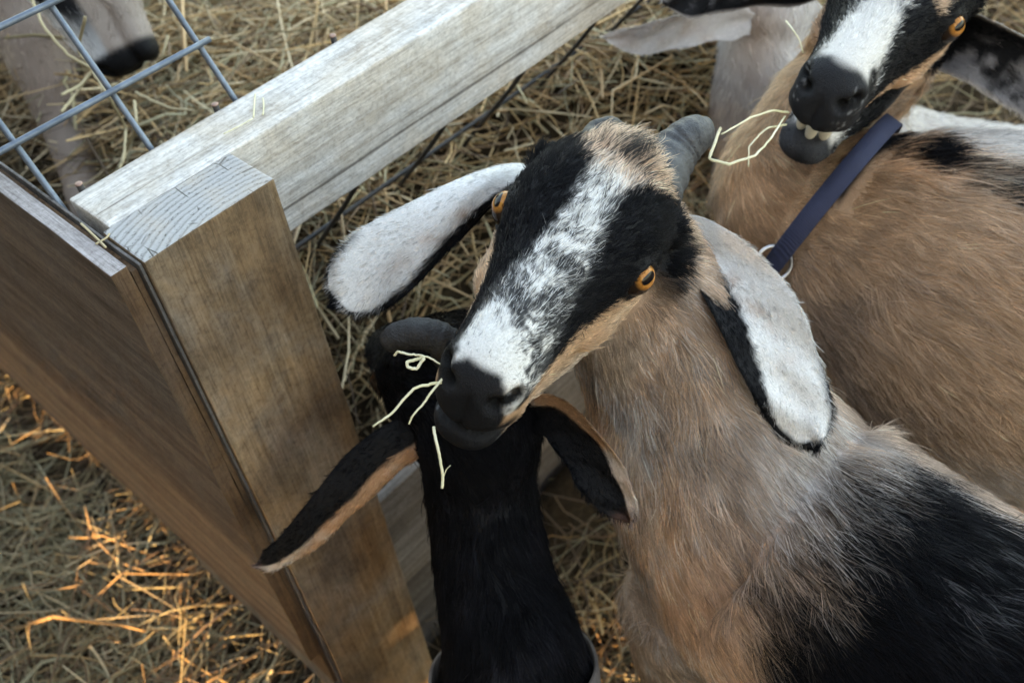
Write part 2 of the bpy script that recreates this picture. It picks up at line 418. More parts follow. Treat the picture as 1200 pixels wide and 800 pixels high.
def board(name, lo, hi, mats, parent, pick=None, bevel=.0015, seg=(1, 1, 1), warp=.0006, seed=0):
    """a sawn board: subdivided box with eased, slightly uneven edges; pick(normal) -> material slot"""
    bm = bmesh.new(); bmesh.ops.create_cube(bm, size=1)
    lo, hi = np.array(lo), np.array(hi); ctr = (lo + hi) / 2; sz = hi - lo
    for v in bm.verts: v.co = Vector(ctr + np.array(v.co) * sz)
    bmesh.ops.bevel(bm, geom=list(bm.edges), offset=bevel, segments=2, affect='EDGES', profile=.6)
    for ax in range(3):
        for k in range(1, seg[ax]):
            p = lo.copy(); p[ax] = lo[ax] + sz[ax] * k / seg[ax]; nn = [0, 0, 0]; nn[ax] = 1
            bmesh.ops.bisect_plane(bm, geom=list(bm.verts) + list(bm.edges) + list(bm.faces), plane_co=p, plane_no=nn)
    V = np.array([v.co for v in bm.verts]); 
    D = np.stack([fbm(V, 26, seed + k) for k in range(3)], 1) * warp
    for v, d in zip(bm.verts, D): v.co += Vector(d)
    bmesh.ops.recalc_face_normals(bm, faces=bm.faces)
    for f in bm.faces:
        if pick: f.material_index = pick(f.normal)
    me = bpy.data.meshes.new(name); bm.to_mesh(me); bm.free()
    for m in mats: me.materials.append(m)
    o = bpy.data.objects.new(name, me); scene.collection.objects.link(o); adopt(o, parent); return o
fence = empty('fence', (.21, .52, GZ), 'weathered wooden corner fence with pale top rail, stained post and dark board panel', 'fence')
board('post', (.163, .4975, GZ - .05), (.2635, .5455, .615), [WOOD_POST, END], fence, lambda n: 1 if n.z > .8 else 0, .0016, (6, 4, 40), .0007, 1)
board('rail', (.1685, .5462, .527), (2.4, .596, .6146), [WOOD_RAIL], fence, None, .002, (60, 3, 5), .0009, 2)
board('board', (.1436, .503, .116), (.1552, 1.75, .615), [WOOD_PANEL, WOOD_EDGE, WOOD_RUST], fence, lambda n: 1 if n.z > .7 else (2 if n.y < -.7 else 0), .0009, (2, 50, 20), .0010, 3)['label'] = 'dark brown plywood panel'
board('batten', (.1556, .5042, .05), (.1596, .80, .609), [WOOD_RUST], fence, None, .0006, (1, 6, 30), .0010, 4)
board('batten', (.1601, .5000, -.02), (.1621, .78, .613), [wood_mat('grey_batten', 2, (.17, .155, .15), (.12, .11, .105), (.06, .055, .05), seed=11)], fence, None, .0005, (1, 6, 30), .0008, 14)
board('kickboard', (.1685, .5465, .018), (2.4, .582, .176), [WOOD_LOW], fence, None, .002, (40, 2, 5), .001, 5)
board('kickboard', (.1685, .560, -.19), (2.4, .585, .012), [wood_mat('dark_kickboard_wood', 0, (.16, .14, .125), (.12, .10, .09), (.07, .06, .05), seed=12)], fence, None, .002, (30, 2, 5), .001, 6)

# ------------------------------------------------------------------ wire mesh
wm, nt, b = new_mat('galvanised_wire')
v = mapped(nt, (1, 1, 1)); n1 = noise(nt, v, 60, 5, .6)
nt.links.new(ramp(nt, n1, [(.35, (.085, .105, .135)), (.7, (.17, .20, .24))]).outputs[0], b.inputs['Base Color'])
b.inputs['Metallic'].default_value = .55; b.inputs['Roughness'].default_value = .45
MAT_WIRE = wm
wr, nt, b = new_mat('dark_rusted_wire')
v = mapped(nt, (1, 1, 1)); n1 = noise(nt, v, 80, 5, .6)
nt.links.new(ramp(nt, n1, [(.4, (.022, .022, .024)), (.75, (.06, .045, .035))]).outputs[0], b.inputs['Base Color'])
b.inputs['Metallic'].default_value = .3; b.inputs['Roughness'].default_value = .6
MAT_WIRE_DARK = wr
wc_, nt, b = new_mat('cut_wire_end')
b.inputs['Base Color'].default_value = (.30, .19, .15, 1); b.inputs['Roughness'].default_value = .5; b.inputs['Metallic'].default_value = .4
def wire(pts, r, mat, parent, n=14):
    C = catmull(np.array(pts), n); V, F = tube_mesh(C, r, r, (.3, .5, .81) if abs(nrm(C[-1] - C[0])[2]) < .9 else (1, 0, 0), 10)
    return adopt(mesh_obj('wire', V, F, mat, None), parent)
upd = np.array([0, math.cos(rad(53)), math.sin(rad(53))])
rb = np.array([0, .6015, .604])
meshA = empty('wire_mesh', (.17, .61, .60), 'grey welded wire mesh leaning away behind the rail, goat behind it', 'wire mesh')
def A_(x, s): return np.array([x, 0, 0]) + rb + upd * s
pa = [WZ(150, 190, .604)[0]]
for k in range(-4, 2):
    x = .237 + k * .073
    wire([A_(x, -.02), A_(x + .001, .2), A_(x - .001, .45)], .0023, MAT_WIRE, meshA)
for k in range(0, 6):
    s = .050 + k * .066
    wire([A_(-.12, s) + [0, -.004, .003], A_(.14, s) + [0, -.004, .004], A_(.318, s) + [0, -.004, .003]], .0023, MAT_WIRE, meshA)
meshB = empty('wire_mesh', (.5, .61, .60), 'dark wire mesh hanging from the back of the rail into the hay', 'wire mesh')
dnd = np.array([0, math.cos(rad(53)), -math.sin(rad(53))])
for k in range(16):
    x = .180 + .1115 * k; p0 = np.array([x, .6005, .617]); p1 = np.array([x, .6005, .50])
    w_ = wire([p0, p1, p1 + dnd * .2, p1 + dnd * .42], .0024, MAT_WIRE_DARK, meshB, 20)
    V, F = ellipsoid(p0, (.0027, .0027, .0012), None, 12, 8)
    e = adopt(mesh_obj('wire_tip', V, F, wc_), meshB)
for k in range(3):
    p = np.array([0, .6005, .50]) + dnd * (.05 + .115 * k)
    wire([p + [.17, .004, .003], p + [1.0, .004, .004], p + [1.9, .004, .003]], .0024, MAT_WIRE_DARK, meshB, 8)

# ------------------------------------------------------------------ unseen plank screen added left of the camera to block the sun
wall = empty('sun_block_wall', (-1.5, .5, GZ), 'unseen brown plank screen added to shade the pens, low gaps pass sun flecks', 'wall')
sl = math.tan(SUN_ELEV); xw = -1.5
def gap(x0, x1, z): return (z + (x0 - xw) * sl, z + (x1 - xw) * sl)        # the slot that lets sun reach the ground from x0 to x1
gaps = [gap(-.09, -.06, -.07), gap(.12, .21, -.07), gap(.46, .62, -.02)]
edges = [GZ] + [e for g in gaps for e in g]
z = edges[-1] + .16
while z < 3.4: edges += [z, z + .004]; z += .19
edges.append(z)
for y0, y1, g in ((.25, 4.6, gaps[2]), (-3.2, -.3, gaps[2]), (.78, .83, gaps[1]), (-3.2, -.2, gaps[1]), (.5, .62, gaps[0]), (-3.2, .2, gaps[0])):
    board('plank', (xw - .02, y0, g[0] - .01), (xw - .004, y1, g[1] + .01), [WOOD_WALL], wall, None, .001, (1, 8, 1), .003, 50)
for k in range(0, len(edges) - 1, 2):
    board('plank', (xw - .03 - .002 * (k % 4), -3.2, edges[k]), (xw, 4.6, edges[k + 1]), [WOOD_WALL], wall, None, .002, (1, 30, 2), .006, 20 + k)

# ------------------------------------------------------------------ goats: shapes
HEAD_UP = np.array([  # y, top, level of greatest width, bottom (mouth line), half width, exponent
    (-.13, .06, -.05, -.20, .09, .9), (-.06, .135, -.03, -.28, .165, .85), (.03, .195, -.01, -.34, .215, .8), (.13, .228, .0, -.37, .235, .78),
    (.24, .237, .02, -.38, .24, .76), (.34, .222, .03, -.35, .235, .76), (.45, .192, .0, -.30, .205, .8),
    (.57, .158, -.04, -.25, .165, .88), (.70, .128, -.06, -.215, .140, .9), (.80, .105, -.07, -.195, .130, .9),
    (.88, .083, -.075, -.185, .126, .88), (.935, .055, -.08, -.18, .115, .86), (.97, .015, -.09, -.17, .092, .86), (.99, -.03, -.095, -.155, .058, .9)])
HEAD_LO = np.array([  # lower jaw: y, top, mid, bottom, half width, exponent
    (.02, -.2, -.28, -.36, .10, .9), (.10, -.18, -.30, -.45, .145, .85), (.2, -.15, -.29, -.49, .185, .85), (.33, -.13, -.26, -.455, .185, .85),
    (.48, -.13, -.24, -.385, .165, .85), (.63, -.14, -.23, -.325, .135, .85), (.77, -.15, -.22, -.29, .108, .85),
    (.86, -.15, -.215, -.282, .106, .85), (.925, -.155, -.22, -.285, .096, .9), (.965, -.168, -.225, -.272, .072, .9), (.985, -.19, -.225, -.25, .04, .9)])
def head_loft(tab, n=46, m=40):
    ys = tab[:, 0]; t = np.linspace(0, len(ys) - 1, n)
    S = np.stack([catmull(tab[:, [k]], n)[:, 0] for k in range(6)], 1)
    th = np.linspace(0, 2 * np.pi, m, endpoint=False)
    c, s = np.cos(th), np.sin(th)
    V = []
    for y, zt, zc, zb, w, e in S:
        x = w * np.sign(s) * np.abs(s) ** e
        z = np.where(c > 0, zc + (zt - zc) * np.abs(c) ** e, zc - (zc - zb) * np.abs(c) ** e)
        V.append(np.stack([x, np.full(m, y), z], 1))
    V = np.vstack(V); F = ring_faces(n, m)
    a = len(V); V = np.vstack([V, V[:m].mean(0), V[-m:].mean(0)])
    F += [(j, a, (j + 1) % m) for j in range(m)] + [((n - 1) * m + (j + 1) % m, a + 1, (n - 1) * m + j) for j in range(m)]
    return V, F
EYE_C, EYE_R = np.array([.203, .36, .052]), .062
EYE_O = nrm(np.array([.68, .42, .60]))

class Head:
    def __init__(s, L, origin, axes, jaw=0.0):
        s.L, s.t, s.R, s.jaw = L, np.array(origin, float), np.array(axes, float), jaw   # columns: goat's right, forward, up
    def w(s, p): return s.t + s.L * (np.asarray(p, float) @ s.R.T)
    def l(s, P): return ((P - s.t) @ s.R) / s.L
    def parts(s):
        out = []
        V, F = head_loft(HEAD_UP); out.append((s.w(V), F))
        V, F = head_loft(HEAD_LO)
        if s.jaw:
            f = sstep(V[:, 1], .55, .95); V[:, 1] -= f * .05; V[:, 2] += f * .30 * np.clip(-.2 - V[:, 2], 0, 1)
            k = s.jaw * sstep(V[:, 1], .05, .35); dy = V[:, 1] - .1
            h = V - np.array([0, .1, -.22]); ca, sa = np.cos(k), np.sin(k)
            V = np.stack([V[:, 0], .1 + h[:, 1] * ca + h[:, 2] * sa, -.22 - h[:, 1] * sa + h[:, 2] * ca], 1)
        out.append((s.w(V), F))
        for sx in (-1, 1):
            V, F = ellipsoid((sx * .185, .335, .085), (.075, .11, .055)); out.append((s.w(V), F))      # brow
            V, F = ellipsoid((sx * .150, .40, -.11), (.075, .18, .07)); out.append((s.w(V), F))          # cheekbone
            V, F = ellipsoid((sx * .20, .08, .03), (.07, .07, .07)); out.append((s.w(V), F))             # ear root
            V, F = ellipsoid((sx * .070, .905, -.02), (.055, .07, .06)); out.append((s.w(V), F))        # nostril wing
            V, F = ellipsoid((sx * .062, .87, -.125), (.068, .09, .06)); out.append((s.w(V), F))         # upper lip
        V, F = ellipsoid((0, .83, -.235), (.075, .09, .06)); 
        if not s.jaw: out.append((s.w(V), F))
        V, F = ellipsoid((0, .09, .19), (.13, .12, .05)); out.append((s.w(V), F))                        # poll
        return out
    def sculpt(s, V, N):
        q = s.l(V)
        near = (q[:, 1] > -.3) & (q[:, 1] < 1.2) & (np.abs(q[:, 0]) < .5) & (np.abs(q[:, 2]) < .7)
        idx = np.where(near)[0]; p = q[idx].copy(); n = N[idx] @ s.R
        for sx in (-1, 1):
            # eye: press the skin behind the ball inside an almond opening, wrap lids round it
            c = EYE_C * [sx, 1, 1]; o = EYE_O * [sx, 1, 1]
            a = nrm(np.array([-.25 * sx, .9, -.38]) - o * (np.array([-.25 * sx, .9, -.38]) @ o)); b = np.cross(o, a) * sx
            b = b if b[2] > 0 else -b
            d = p - c; ho = d @ o; ha = d @ a; hb = d @ b
            qq = np.sqrt((ha / .060) ** 2 + ((hb + .008) / .037) ** 2)
            k = (ho > -.02) & (np.linalg.norm(d, axis=1) < .15)
            r = np.linalg.norm(d, axis=1)
            lid = sstep(qq, 1.9, 1.15) * k
            tgt = EYE_R * 1.19
            nr = r + (np.clip(tgt - r, -.03, .05)) * lid
            nr = np.where(k & (qq < 1.0), EYE_R * .82, nr)
            sc = (nr / np.maximum(r, 1e-6))[:, None]
            p = np.where((k & (qq < 1.9))[:, None], c + d * sc, p)
            # nostril: a comma-shaped slit
            m0 = np.array([.068 * sx, .965, -.028]); m1 = np.array([.108 * sx, .935, .004])
            ab = m1 - m0; tt = np.clip((p - m0) @ ab / (ab @ ab), 0, 1)
            dd = np.linalg.norm(p - (m0 + tt[:, None] * ab), axis=1)
            k2 = np.exp(-(dd / .019) ** 2)
            p = p - n * (k2 * .055)[:, None]
            dd2 = np.linalg.norm(p - np.array([.125 * sx, .90, .035]), axis=1)
            p = p + n * (np.exp(-(dd2 / .035) ** 2) * .008)[:, None]
        # line of the closed mouth
        if not s.jaw:
            zm = interp(p[:, 1], [.6, .75, .88, .95], [-.185, -.178, -.172, -.178])
            km = np.exp(-((p[:, 2] - zm) / .011) ** 2) * sstep(p[:, 1], .6, .72) * (np.abs(p[:, 0]) < .2)
            p = p - n * (km * .022)[:, None]
        # philtrum groove
        k3 = np.exp(-(p[:, 0] / .010) ** 2) * sstep(p[:, 1], .93, .97) * sstep(p[:, 2], .0, -.05) * (p[:, 2] > -.185)
        p = p - n * (k3 * .012)[:, None]
        V = V.copy(); V[idx] = s.w(p); return V

def dark_lines(q, mouth=True):        # recess shade painted black inside the nostrils and between the lips
    out = np.zeros(len(q))
    for sx in (-1, 1):
        m0 = np.array([.068 * sx, .955, -.028]); m1 = np.array([.108 * sx, .925, .004]); ab = m1 - m0
        tt = np.clip((q - m0) @ ab / (ab @ ab), 0, 1); dd = np.linalg.norm(q - (m0 + tt[:, None] * ab), axis=1)
        out = np.maximum(out, sstep(dd, .030, .016))
    if mouth:
        zm = interp(q[:, 1], [.6, .75, .88, .95], [-.185, -.178, -.172, -.178])
        out = np.maximum(out, sstep(np.abs(q[:, 2] - zm), .012, .005) * sstep(q[:, 1], .66, .74) * (np.abs(q[:, 0]) < .2))
    return out
def join_parts(parts):
    Vs, Fs, k = [], [], 0
    for V, F in parts:
        Vs.append(V); Fs += [tuple(i + k for i in f) for f in F]; k += len(V)
    return np.vstack(Vs), Fs
def tri_arrays(me):
    me.calc_loop_triangles()
    V = np.empty(len(me.vertices) * 3, np.float32); me.vertices.foreach_get('co', V)
    T = np.empty(len(me.loop_triangles) * 3, np.int32); me.loop_triangles.foreach_get('vertices', T)
    return V.reshape(-1, 3).astype(float), T.reshape(-1, 3)
def vnormals(V, T):
    n = np.cross(V[T[:, 1]] - V[T[:, 0]], V[T[:, 2]] - V[T[:, 0]])
    N = np.zeros_like(V)
    for k in range(3):
        for c in range(3): N[:, c] += np.bincount(T[:, k], n[:, c], len(V))
    return nrm(N)
def laplace(V, E, w, it):
    deg = np.bincount(E.ravel(), minlength=len(V))[:, None]
    for _ in range(it):
        A = np.stack([np.bincount(E[:, 0], V[E[:, 1], c], len(V)) + np.bincount(E[:, 1], V[E[:, 0], c], len(V)) for c in range(3)], 1)
        V = V + (A / np.maximum(deg, 1) - V) * w[:, None]
    return V
def remesh_union(parts, voxel):
    V, F = join_parts(parts)
    bm = bmesh.new(); vs = [bm.verts.new(v) for v in V]
    for f in F: bm.faces.new([vs[i] for i in f])
    bmesh.ops.recalc_face_normals(bm, faces=bm.faces)
    me = bpy.data.meshes.new('tmp'); bm.to_mesh(me); bm.free()
    o = bpy.data.objects.new('tmp', me); scene.collection.objects.link(o)
    md = o.modifiers.new('r', 'REMESH'); md.mode = 'VOXEL'; md.voxel_size = voxel
    dg = bpy.context.evaluated_depsgraph_get()
    out = bpy.data.meshes.new_from_object(o.evaluated_get(dg))
    bpy.data.objects.remove(o); bpy.data.meshes.remove(me)
    return out

def flow_field(samples):
    P0, T0, R0 = (np.array([s[k] for s in samples]) for k in range(3))
    def f(P):
        out = np.empty_like(P)
        for i in range(0, len(P), 20000):
            d = np.linalg.norm(P[i:i + 20000, None] - P0[None], axis=2) / R0[None]
            w = 1 / (d ** 6 + 1e-4); out[i:i + 20000] = (w[:, :, None] * T0[None]).sum(1)
        return nrm(out)
    return f

def make_fur(name, V, T, count, colf, flowf, lenf, parent, radius=.00017, lift=.28, rand=.22, dens=None, seed=1, droop=.0, clump=.5):
    r = np.random.default_rng(seed)
    N = vnormals(V, T)
    A = .5 * np.linalg.norm(np.cross(V[T[:, 1]] - V[T[:, 0]], V[T[:, 2]] - V[T[:, 0]]), axis=1)
    w = A * (dens[T].mean(1) if dens is not None else 1)
    u_, v_, dd = proj(V[T[:, 0]])
    w = w * ((u_ > -150) & (u_ < 1350) & (v_ > -120) & (v_ < 920) & (dd > .1))
    if w.sum() <= 0: return None
    cs = np.cumsum(w); cs /= cs[-1]
    k = np.searchsorted(cs, r.random(count)); k = np.minimum(k, len(T) - 1)
    a, b = r.random(count), r.random(count); fl = a + b > 1; a[fl], b[fl] = 1 - a[fl], 1 - b[fl]
    t = T[k]
    P = V[t[:, 0]] * (1 - a - b)[:, None] + V[t[:, 1]] * a[:, None] + V[t[:, 2]] * b[:, None]
    n = nrm(N[t[:, 0]] * (1 - a - b)[:, None] + N[t[:, 1]] * a[:, None] + N[t[:, 2]] * b[:, None])
    D = flowf(P) if callable(flowf) else nrm(flowf[t].mean(1))
    D = D + np.array([0, 0, -droop])
    j1 = np.stack([noise3(P, 45, s + seed) for s in (1, 2, 3)], 1); j2 = np.stack([noise3(P, 160, s + seed) for s in (4, 5, 6)], 1)
    D = D + j1 * .38 + j2 * .3 + r.normal(0, rand, P.shape)
    D = nrm(D - n * (D * n).sum(1)[:, None])
    L = lenf(P, n, r.random(count)) if callable(lenf) else lenf[t].mean(1)
    L = L * np.exp(r.normal(0, .22, count))
    keep = L > .0012
    P, n, D, L = P[keep], n[keep], D[keep], L[keep]
    C = colf(P, n, r.random(len(P))) if callable(colf) else colf[t[keep]].mean(1)
    m = len(P); K = 5
    s = np.linspace(0, 1, K)[None, :, None]
    lf = (lift * np.exp(r.normal(0, .35, m)))[:, None, None]
    bend = nrm(r.normal(0, 1, (m, 3)))[:, None, :] * .10
    pos = P[:, None] - n[:, None] * .0006 + L[:, None, None] * (D[:, None] * s + n[:, None] * (lf * (s - .55 * s ** 2)) + bend * s ** 2)
    key = np.floor((P + noise3(P, 300, 9)[:, None] * .001) / np.where(L > .011, .0055, .0032)[:, None]).astype(np.int64)
    key = key[:, 0] * 73856093 ^ key[:, 1] * 19349663 ^ key[:, 2] * 83492791
    _, first, inv = np.unique(key, return_index=True, return_inverse=True)
    gi = first[inv.ravel()]
    cl = clump * r.uniform(.5, 1.2, m)
    dv = pos[gi] - pos; far_ = (np.abs(dv[:, 0]).max(1) > .012); dv[far_] = 0
    pos = pos + dv * (cl[:, None, None] * s ** 1.6)
    C = C * np.exp(r.normal(-.02, .26, len(first)))[inv.ravel()][:, None]
    cu = bpy.data.hair_curves.new(name); cu.add_curves([K] * m)
    cu.attributes['position'].data.foreach_set('vector', pos.astype(np.float32).ravel())
    ra = cu.attributes.get('radius') or cu.attributes.new('radius', 'FLOAT', 'POINT')
    rr = radius * np.array([1, .95, .8, .55, .15])[None] * np.exp(r.normal(0, .2, m))[:, None] * np.clip(L / .008, .55, 1.25)[:, None]
    ra.data.foreach_set('value', rr.astype(np.float32).ravel())
    ca = cu.attributes.new('fcol', 'FLOAT_COLOR', 'CURVE')
    c4 = np.ones((m, 4), np.float32); c4[:, :3] = np.clip(C * np.exp(r.normal(0, .22, m))[:, None], .002, .85)
    ca.data.foreach_set('color', c4.ravel())
    o = bpy.data.objects.new(name, cu); scene.collection.objects.link(o); cu.materials.append(MAT_FUR)
    adopt(o, parent); return o

def lerp(a, b, t):
    return np.asarray(a) * (1 - t)[:, None] + np.asarray(b) * t[:, None]

class Goat:
    def __init__(g, label, base, head, tubes, voxel, colf, lenf, nfur, densf=None, seed=1, radius=.00017, droop=.25, extra=(), name='goat', lift=.28, group='goats in the pen'):
        g.root = empty(name, base, label, 'goat', group); g.head = head; g.colf = colf
        parts = list(head.parts()) if head else []
        samples = []
        if head:
            for y in np.linspace(-.05, 1.0, 14):
                for z in (-.2, .05): samples.append((head.w((0, y, z)), -head.R[:, 1] + .0 * head.R[:, 2], head.L * .2))
        for tb in tubes:
            pts = np.array([np.asarray(p[0], float) for p in tb['p']]); ra = np.array([[p[1]] for p in tb['p']]); rb = np.array([[p[2]] for p in tb['p']])
            n = tb.get('n', 24); C = catmull(pts, n); a = catmull(ra, n)[:, 0]; b = catmull(rb, n)[:, 0]
            if tb.get('round', True):     # rounded ends
                T = nrm(np.gradient(C, axis=0)); e = []
                for sgn, q in ((-1, 0), (1, -1)):
                    e.append([(C[q] + T[q] * sgn * f * min(a[q], b[q]) * .9, math.sqrt(1 - f * f) + .02) for f in (.35, .65, .88, .98)])
                C = np.vstack([[x[0] for x in e[0]][::-1], C, [x[0] for x in e[1]]])
                a = np.concatenate([[a[0] * x[1] for x in e[0]][::-1], a, [a[-1] * x[1] for x in e[1]]])
                b = np.concatenate([[b[0] * x[1] for x in e[0]][::-1], b, [b[-1] * x[1] for x in e[1]]])
            V, F = tube_mesh(C, a, b, tb.get('up', (0, 0, 1)), 28); parts.append((V, F))
            T = nrm(np.gradient(C, axis=0)) * tb.get('dir', 1)
            for i in range(0, len(C), 2): samples.append((C[i], T[i], max((a[i] + b[i]) / 2, .01)))
        parts += list(extra)
        me = remesh_union(parts, voxel); me.name = 'body'
        V, T = tri_arrays(me)
        E = np.empty(len(me.edges) * 2, np.int32); me.edges.foreach_get('vertices', E); E = E.reshape(-1, 2)
        w = np.full(len(V), .5)
        V1 = laplace(V, E, w, 22 if voxel < .0032 else 10)
        if head:
            q = head.l(V); k = sstep(q[:, 1], .0, .2) * sstep(np.abs(q[:, 0]), .6, .4)
            Vh = laplace(V, E, w, 3); V1 = V1 * (1 - k)[:, None] + Vh * k[:, None]
            V1 = head.sculpt(V1, vnormals(V1, T))
            V1 = laplace(V1, E, w, 1)
        V = V1
        me.vertices.foreach_set('co', V.astype(np.float32).ravel()); me.update()
        N = vnormals(V, T)
        C = colf(V, N, np.full(len(V), .5))
        at = me.color_attributes.new('Col', 'FLOAT_COLOR', 'POINT'); c4 = np.ones((len(V), 4), np.float32); c4[:, :3] = C
        at.data.foreach_set('color', c4.ravel())
        me.polygons.foreach_set('use_smooth', np.full(len(me.polygons), True))
        me.materials.append(MAT_SKIN)
        o = bpy.data.objects.new('body', me); scene.collection.objects.link(o); adopt(o, g.root)
        g.body, g.V, g.T = o, V, T
        g.flow = flow_field(samples)
        if nfur:
            dens = densf(V) if densf else None
            make_fur('fur', V, T, nfur, colf, g.flow, lenf, g.root, radius=radius, dens=dens, seed=seed, droop=droop, lift=lift)
    def eye(g, sx, mat=None):
        h = g.head; c = h.w(EYE_C * [sx, 1, 1]); o = EYE_O * [sx, 1, 1]
        a = np.array([-.25 * sx, .9, -.38]); a = nrm(a - o * (a @ o)); b = np.cross(o, a)
        A = h.R @ np.stack([a, b, o], 1)
        V, F = ellipsoid((0, 0, 0), (1, 1, 1), nu=36, nv=24)
        k = sstep(V[:, 2], .72, .95); V[:, 2] += k * .10          # cornea
        ob = mesh_obj('eye', V, F, mat or MAT_EYE)
        bm = bmesh.new(); bm.from_mesh(ob.data); bmesh.ops.recalc_face_normals(bm, faces=bm.faces); bm.to_mesh(ob.data); bm.free()
        r = EYE_R * h.L
        M = Matrix([[float(A[i, j]) * r for j in range(3)] + [float(c[i])] for i in range(3)] + [[0, 0, 0, 1]])
        ob.matrix_world = M; ob.parent = g.root; ob.matrix_parent_inverse = Matrix.Translation(-g.root.location)
        return ob
    def ear(g, ctrl, colf, cup=.25, nfur=14000, thick=.0020, length=.0048, seed=5, face=1, label=None):
        """ctrl: (u, v, depth, half width in px, tilt in degrees); colf(s, t, side, rnd, P) -> colour"""
        P = np.array([W(c[0], c[1], c[2]) for c in ctrl]); n, m = 44, 15
        C = catmull(P, n); hw = catmull(np.array([[c[3] * c[2] / FPX] for c in ctrl]), n)[:, 0]
        tl = np.radians(catmull(np.array([[c[4]] for c in ctrl]), n)[:, 0])
        cp = np.full(n, cup) if np.isscalar(cup) else catmull(np.array([[x] for x in cup]), n)[:, 0]
        T = nrm(np.gradient(C, axis=0)); view = nrm(CAM - C)
        B = nrm(np.cross(T, view)); U = np.cross(B, T)
        Bt = B * np.cos(tl)[:, None] + U * np.sin(tl)[:, None]; Ut = np.cross(Bt, T)
        s = np.linspace(0, 1, n); tip = np.sqrt(np.clip(1 - ((s - .78) / .22).clip(0, 1) ** 2, 0, 1)); hw = hw * np.maximum(tip, .03) * (.6 + .4 * sstep(s, .0, .12))
        t = np.linspace(-1, 1, m); V = []; S = []; TT = []; SD = []
        for side in (1, -1):
            for i in range(n):
                for j in range(m):
                    w_ = hw[i]; th = thick * (1 - t[j] ** 4) * (1 - .5 * s[i]) * max(tip[i], .05)
                    wav = .0045 * math.sin(s[i] * 9 + t[j] * 2 + seed) * s[i] * abs(t[j]) + .0012 * math.sin(s[i] * 23 + t[j] * 5 + seed * 2)
                    V.append(C[i] + Bt[i] * t[j] * w_ + Ut[i] * (cp[i] * w_ * (t[j] ** 2 - .4) + side * th + wav)); S.append(s[i]); TT.append(t[j]); SD.append(side)
        V = np.array(V); S, TT, SD = map(np.array, (S, TT, SD))
        F = []; o2 = n * m
        for i in range(n - 1):
            for j in range(m - 1):
                a = i * m + j; F.append((a, a + 1, a + m + 1, a + m)); F.append((o2 + a, o2 + a + m, o2 + a + m + 1, o2 + a + 1))
            a = i * m; F.append((a, a + m, o2 + a + m, o2 + a)); a = i * m + m - 1; F.append((a, o2 + a, o2 + a + m, a + m))
        for j in range(m - 1):
            a = j; F.append((a, o2 + a, o2 + a + 1, a + 1)); a = (n - 1) * m + j; F.append((a, a + 1, o2 + a + 1, o2 + a))
        col = colf(S, TT, SD, np.full(len(S), .5), V)
        ob = mesh_obj('ear', V, F, MAT_SKIN, col=col)
        bm = bmesh.new(); bm.from_mesh(ob.data); bmesh.ops.recalc_face_normals(bm, faces=bm.faces); bm.to_mesh(ob.data); bm.free()
        adopt(ob, g.root)
        if label: ob['label'] = label
        V2, T2 = tri_arrays(ob.data)
        tang = np.concatenate([np.repeat(T, m, 0), np.repeat(T, m, 0)]) + np.concatenate([np.repeat(Bt, m, 0)] * 2) * (TT * .35)[:, None]
        # smooth per-hair colour: find parameters of the nearest vertex
        if nfur:
            def cf(Pp, nn, r):
                idx = np.empty(len(Pp), int)
                for i in range(0, len(Pp), 8000):
                    idx[i:i + 8000] = ((Pp[i:i + 8000, None] - V[None]) ** 2).sum(2).argmin(1)
                return colf(S[idx], TT[idx], SD[idx], r, Pp)
            f = make_fur('ear_fur', V2, T2, nfur, cf, tang, lambda p, n_, r: np.full(len(p), length), g.root, radius=.00014, seed=seed, lift=.3, rand=.18)
            if f: f.parent = ob; f.matrix_parent_inverse = Matrix.Identity(4)
        return ob
    def horn(g, pts, radii, mat, flat=.8, rings=14, depth=.05):
        C = catmull(np.array(pts), 70); r = catmull(np.array([[x] for x in radii]), 70)[:, 0]
        s = np.linspace(0, 1, 70)
        r = r * (1 + depth * np.sin(s * rings * 2 * np.pi) * (1 - s)) * np.sqrt(np.clip(1 - ((s - .9) / .1).clip(0, 1) ** 2, .01, 1))
        V, F = tube_mesh(C, r, r * flat, nrm(CAM - C), 24)
        V = V + nrm(V - np.vstack([np.repeat(C, 24, 0), C[:1], C[-1:]])) * (fbm(V, 130, 3) * .0008)[:, None]
        return adopt(mesh_obj('horn', V, F, mat), g.root)
GZ = -.16
def leg(p, side_r=.026, lower=.014, z0=GZ, fwd=(0, 0, 0)):
    p = np.asarray(p, float); f = np.asarray(fwd, float); H = p[2] - z0
    return dict(p=[(p, side_r * 1.5, side_r * 1.7), (p - [0, 0, H * .3] + f * .02, side_r, side_r * 1.1), (p - [0, 0, H * .55] + f * .03, lower * 1.25, lower * 1.25),
                   (p - [0, 0, H * .8] + f * .02, lower, lower), (p - [0, 0, H * .93] + f * .03, lower * 1.2, lower * 1.2), (p - [0, 0, H - .012] + f * .04, lower * 1.5, lower * 1.5)], up=(0, 1, 0), n=20, round=False)

BLACK = np.array([.0055, .0055, .0065]); WHITE = np.array([.62, .59, .55]); TAN = np.array([.47, .315, .215]); TAUPE = np.array([.325, .255, .215])

